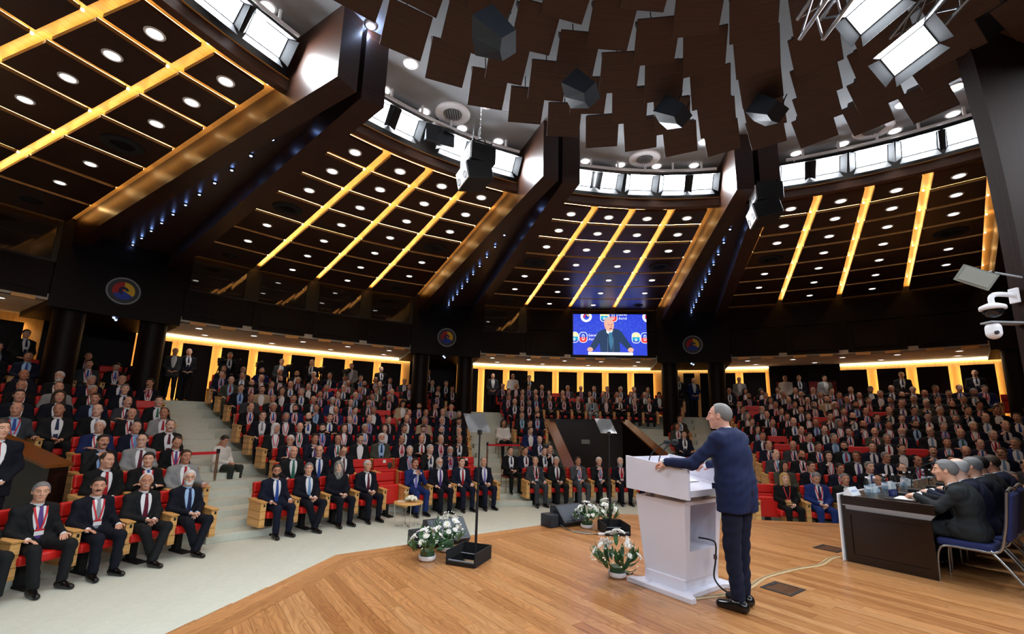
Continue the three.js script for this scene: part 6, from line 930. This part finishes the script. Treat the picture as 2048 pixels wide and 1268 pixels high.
{
  const s1 = new THREE.Vector3(-9.9, rowY(2), -6.65), s2 = new THREE.Vector3(-8.98, -0.06, -8.62);
  stanchion(s1, 'chrome barrier post left of the left stairs'); stanchion(s2, 'chrome barrier post on the left stairs'); belt(s1.clone().setY(s1.y + 0.87), s2.clone().setY(s2.y + 0.87), 'red barrier belt stretched across the left stairs');
  const s3 = new THREE.Vector3(-3.3, 0.22, -12.8), s4 = new THREE.Vector3(-2.25, 0.22, -13.15);
  stanchion(s3, 'dark barrier post left of the middle stairs', 0.75); stanchion(s4, 'dark barrier post right of the middle stairs', 0.75); belt(s3.clone().setY(s3.y + 0.7), s4.clone().setY(s4.y + 0.7), 'red barrier belt across the middle stairs');
}
// ------------------------------------------------------------------ floor hatches and taped cable
{
  for (const [c, k, t] of [[new THREE.Vector3(0.22, 0.002, -3.44), 'behind the speaker', 0], [new THREE.Vector3(1.86, 0.002, -5.1), 'beside the long table', 0]]) { const o = thing('floor_hatch', `dark metal floor box lid ${k}`, 'floor hatch', 'floor box lids'); at(o, c, STAGE_TURN); part('frame', clean([box(0.34, 0.008, 0.03, 0, 0, 0.135), box(0.34, 0.008, 0.03, 0, 0, -0.135), box(0.03, 0.008, 0.24, 0.155, 0, 0), box(0.03, 0.008, 0.24, -0.155, 0, 0)]), M.black, o); part('lid', box(0.28, 0.006, 0.24, 0, 0, 0), M.walnut, o); part('cable_slot', box(0.16, 0.01, 0.02, 0.04, 0.001, -0.11), M.matteBlack, o); }
  const pts = [[-0.82, -3.1], [-0.3, -3.3], [0.23, -3.78], [0.75, -4.1], [1.19, -4.31], [1.5, -4.58], [1.72, -4.72]].map(([x, z]) => new THREE.Vector3(x, 0.004, z)), cv = new THREE.CatmullRomCurve3(pts), o = thing('floor_cable', 'thin cable under wrinkled tan tape running from lectern to long table', 'cable'), P = [], I = [], rnd = rng(31);
  for (let i = 0; i <= 60; i++) { const p = cv.getPoint(i / 60), t = cv.getTangent(i / 60), n = new THREE.Vector3(-t.z, 0, t.x), w = 0.028 + rnd() * 0.012; for (const s of [-1, -0.3, 0.3, 1]) P.push(p.x + n.x * w * s, 0.0025 + (Math.abs(s) < 0.5 ? 0.007 : 0) + rnd() * 0.002, p.z + n.z * w * s); }
  for (let i = 0; i < 60; i++) for (let j = 0; j < 3; j++) { const a = i * 4 + j; I.push(a, a + 1, a + 4, a + 1, a + 5, a + 4); }
  const g = new THREE.BufferGeometry(); g.setAttribute('position', new THREE.Float32BufferAttribute(P, 3)); g.setIndex(I); g.computeVertexNormals(); part('tape', g, mat(0xa88f68, 0.45), o); part('cable', tube(pts.map((p) => p.clone().setY(0.009)), 0.005, 60, 6), mat(0x3b3128, 0.6), o);
  const c2 = thing('monitor_cable', 'loose bundle of pale cables from the right monitor to the right prompter', 'cable'), A = sw(2.02, 5.85), B = new THREE.Vector3(-1.22, 0, -5.55); for (const [d, m] of [[0, mat(0xb9b2a6, 0.6)], [0.025, mat(0x2a2724, 0.6)], [-0.02, mat(0x7d7468, 0.6)]]) part('cable', tube([A.clone().setY(0.05), A.clone().lerp(B, 0.2).add(new THREE.Vector3(d, 0.008, d + 0.06)), A.clone().lerp(B, 0.55).add(new THREE.Vector3(d * 2, 0.008, 0.1 - d)), A.clone().lerp(B, 0.85).add(new THREE.Vector3(-d, 0.008, 0.05)), B.clone().setY(0.01)], 0.006, 40, 6), m, c2);
  part('plug', rbox(0.1, 0.03, 0.05, 0.008), M.white, c2).position.set(-1.22, 0.016, -5.55);
}
// ------------------------------------------------------------------ devices on the right wing wall
{
  const h = thing('ir_radiator', 'grey angled box device on a bracket at the right wall edge', 'device'); h.position.set(2.42, 3.27, -3.12); h.rotation.set(0.35, -0.5, -0.35); part('housing', solid([[-0.2, -0.09, 0.06], [0.12, -0.09, 0.06], [0.12, 0.09, 0.06], [-0.2, 0.09, 0.06], [-0.13, -0.08, -0.09], [0.14, -0.08, -0.09], [0.14, 0.08, -0.09], [-0.13, 0.08, -0.09]], [[0, 1, 2, 3], [5, 4, 7, 6], [4, 0, 3, 7], [1, 5, 6, 2], [3, 2, 6, 7], [4, 5, 1, 0]]), mat(0x8b928c, 0.5), h); part('panel', rbox(0.27, 0.14, 0.012, 0.004, -0.035, 0, 0.064), mat(0x9aa09a, 0.5), h); part('knob', cyl(0.018, 0.018, 0.03, 0.07, 0.085, 0, 12), M.chrome, h); part('bracket', bar(new THREE.Vector3(0.05, 0.1, -0.02), new THREE.Vector3(0.4, 0.16, -0.12), 0.012), M.greyMetal, h);
  const d = thing('dome_camera', 'white dome camera on a bent arm at the right wall edge', 'camera'); d.position.set(2.5, 2.93, -3.1); part('arm', tube([[0, 0.05, 0], [0.0, 0.12, 0], [0.04, 0.155, 0], [0.24, 0.16, 0]], 0.026, 24, 12), M.white, d); part('wall_plate', rbox(0.03, 0.16, 0.09, 0.006, 0.255, 0.15, 0), M.white, d); part('cap', lathe([[0, 0.06], [0.05, 0.055], [0.1, 0.03], [0.108, 0.02], [0.108, -0.01], [0.085, -0.015]].reverse(), 28), M.white, d); part('dome', new THREE.SphereGeometry(0.085, 24, 12, 0, Math.PI * 2, Math.PI / 2, Math.PI / 2).translate(0, -0.012, 0), mat(0x121216, 0.08), d);
  const p = thing('ptz_camera', 'white round camera hanging under a grey shelf bracket at the right edge', 'camera'); p.position.set(2.47, 2.66, -3.1); part('shelf', rbox(0.42, 0.02, 0.12, 0.004, 0.14, 0.115, 0), M.greyMetal, p); part('body', new THREE.CapsuleGeometry(0.066, 0.05, 8, 20).translate(0, 0.03, 0), M.white, p); part('lens', cyl(0.02, 0.018, 0.02, 0, 0, 0, 14).rotateX(Math.PI / 2).translate(-0.035, 0.0, 0.052), M.black, p);
}
// ------------------------------------------------------------------ people standing
{
  POSES.stand_left = { ...POSES.stand, headTurn: [0.02, 0.3, 0] }; POSES.stand_right = { ...POSES.stand, headTurn: [0.02, -0.4, 0] };
  person({ pose: 'stand_left', suit: 'dark navy', tie: 'red', skin: SKINS[0], hair: 'short', hairColor: 'brown', size: 1.0 }, new THREE.Vector3(-9.42, YF + 0.26, -4.62), 1.0, 'near', 'person in dark suit and coral tie standing at the left edge by the parapet');
  one('standing_block', prism([[-10.3, -5.35], [-8.75, -5.3], [-8.75, -4.2], [-10.3, -4.2]], YF, YF + 0.26), M.carpetDark, 'carpeted landing under the person standing at the left edge', 'landing').userData.kind = 'structure';
  const rnd = rng(404), back = [[42, 0], [345, 1], [372, 0], [455, 0], [560, 1], [620, 0], [700, 1], [760, 0], [855, 0], [930, 1], [985, 1], [1025, 1], [1058, 0], [1358, 0], [1388, 1], [1480, 1], [1573, 1], [1600, 0], [1652, 1], [1808, 0], [1955, 0]];
  back.forEach(([px, bright], i) => {
    const R = 18.72, az = azAt(px, R, 3), p = pol(R, az, rowY(NROW - 1)); const suit = i === 16 || px === 1025 ? 'white' : bright ? ['light grey', 'grey', 'blue'][i % 3] : ['black', 'charcoal', 'dark navy'][i % 3];
    person({ pose: ['stand', 'stand_left', 'stand_right'][i % 3], suit, trouserHex: 0x17181c, tie: bright ? null : 'navy', skin: SKINS[i % 5], hair: ['short', 'receding', 'sides'][i % 3], hairColor: ['black', 'grey', 'brown'][i % 3], size: 0.94 + rnd() * 0.06 }, p, -az + (rnd() - 0.5) * 0.6, 'far', `person in ${suit} jacket standing at the back wall, ${ordinal(i + 1)} from the left`, 'people standing at the back');
  });
  // video cameras on tripods
  [436, 470, 514, 575, 640, 690].forEach((px, i) => { const R = 18.62, az = azAt(px, R, 3), o = thing('video_camera', `black video camera on a tripod at the back wall, ${ordinal(i + 1)} from the left`, 'video camera', 'video cameras at the back'); at(o, pol(R, az, rowY(NROW - 1)), -az + 0.1 * (i - 2)); for (let k = 0; k < 3; k++) { const a = k * 2.094 + 0.5; part('leg', bar(new THREE.Vector3(0, 1.25, 0), new THREE.Vector3(Math.sin(a) * 0.2, 0, Math.cos(a) * 0.2), 0.016), M.matteBlack, o); } part('camera_body', rbox(0.13, 0.17, 0.32, 0.02, 0, 1.42, -0.04), M.black, o); part('lens', cyl(0.05, 0.062, 0.2, 0, 0, 0, 16).rotateX(Math.PI / 2).translate(0, 1.43, 0.1), M.matteBlack, o); part('viewfinder', rbox(0.06, 0.06, 0.14, 0.01, 0.1, 1.52, 0), M.black, o); part('tripod_head', rbox(0.1, 0.1, 0.12, 0.02, 0, 1.29, 0), M.matteBlack, o); });
  // sitting on the stairs and on loose chairs
  { const p = rowPoint(4, AISLES[0] + 0.02, -0.5).setY(rowY(3) - 0.26); person({ pose: 'down', suit: 'white', trouserHex: 0x2d332e, noShirt: 1, skin: SKINS[1], hair: 'short', hairColor: 'brown', size: 0.95 }, p, -AISLES[0] + 0.5, 'near', 'person in white blouse crouching on the left stairs looking down'); }
  const banq = (p, turn, label) => { const c = thing('gold_chair', label, 'chair', 'gold chairs by the middle stairs'); at(c, p, turn); part('seat', rbox(0.42, 0.06, 0.42, 0.02, 0, 0.43, 0.04, 2), mat(0x6e1a1c, 0.7), c); for (const [x, z] of [[-0.19, 0.22], [0.19, 0.22], [-0.19, -0.16], [0.19, -0.16]]) part('leg', bar(new THREE.Vector3(x, 0.41, z), new THREE.Vector3(x * 1.1, 0, z * 1.15), 0.012), M.gold, c); part('backrest', clean([...[-0.19, 0.19].map((x) => bar(new THREE.Vector3(x, 0.41, -0.16), new THREE.Vector3(x, 0.92, -0.26), 0.012)), ...[0.6, 0.75, 0.9].map((y) => bar(new THREE.Vector3(-0.19, y, -0.2 - (y - 0.6) * 0.2), new THREE.Vector3(0.19, y, -0.2 - (y - 0.6) * 0.2), 0.012))]), M.gold, c); };
  [[1018, 1, 'black', 'navy', 'lap'], [1048, 1, 'navy', 'maroon', 'lap'], [1086, 1, 'black', 'navy', 'thighs'], [1005, 4, 'white', null, 'lap']].forEach(([px, k, suit, tie, pose], i) => { const a = angAt(k, px, 0.9), p = pol(rowR(k) - 0.1, a, rowY(k) + 0.001, rowC(k)); banq(p, -a, `gold chair right of the middle stairs under the ${ordinal(i + 1)} extra sitter`); person({ pose, suit, tie, noShirt: !tie, trouserHex: suit === 'white' ? 0x1b1c20 : undefined, skin: SKINS[i], hair: tie ? 'short' : 'long', hairColor: tie ? 'black' : 'brown', size: 0.98 }, p, -a, 'far', tie ? `person in ${suit} suit on a gold chair right of the middle stairs, ${ordinal(i + 1)} one` : 'person in white jacket on a gold chair by the red belt of the middle stairs', 'people on gold chairs'); });
}
renderer.render(scene, camera);
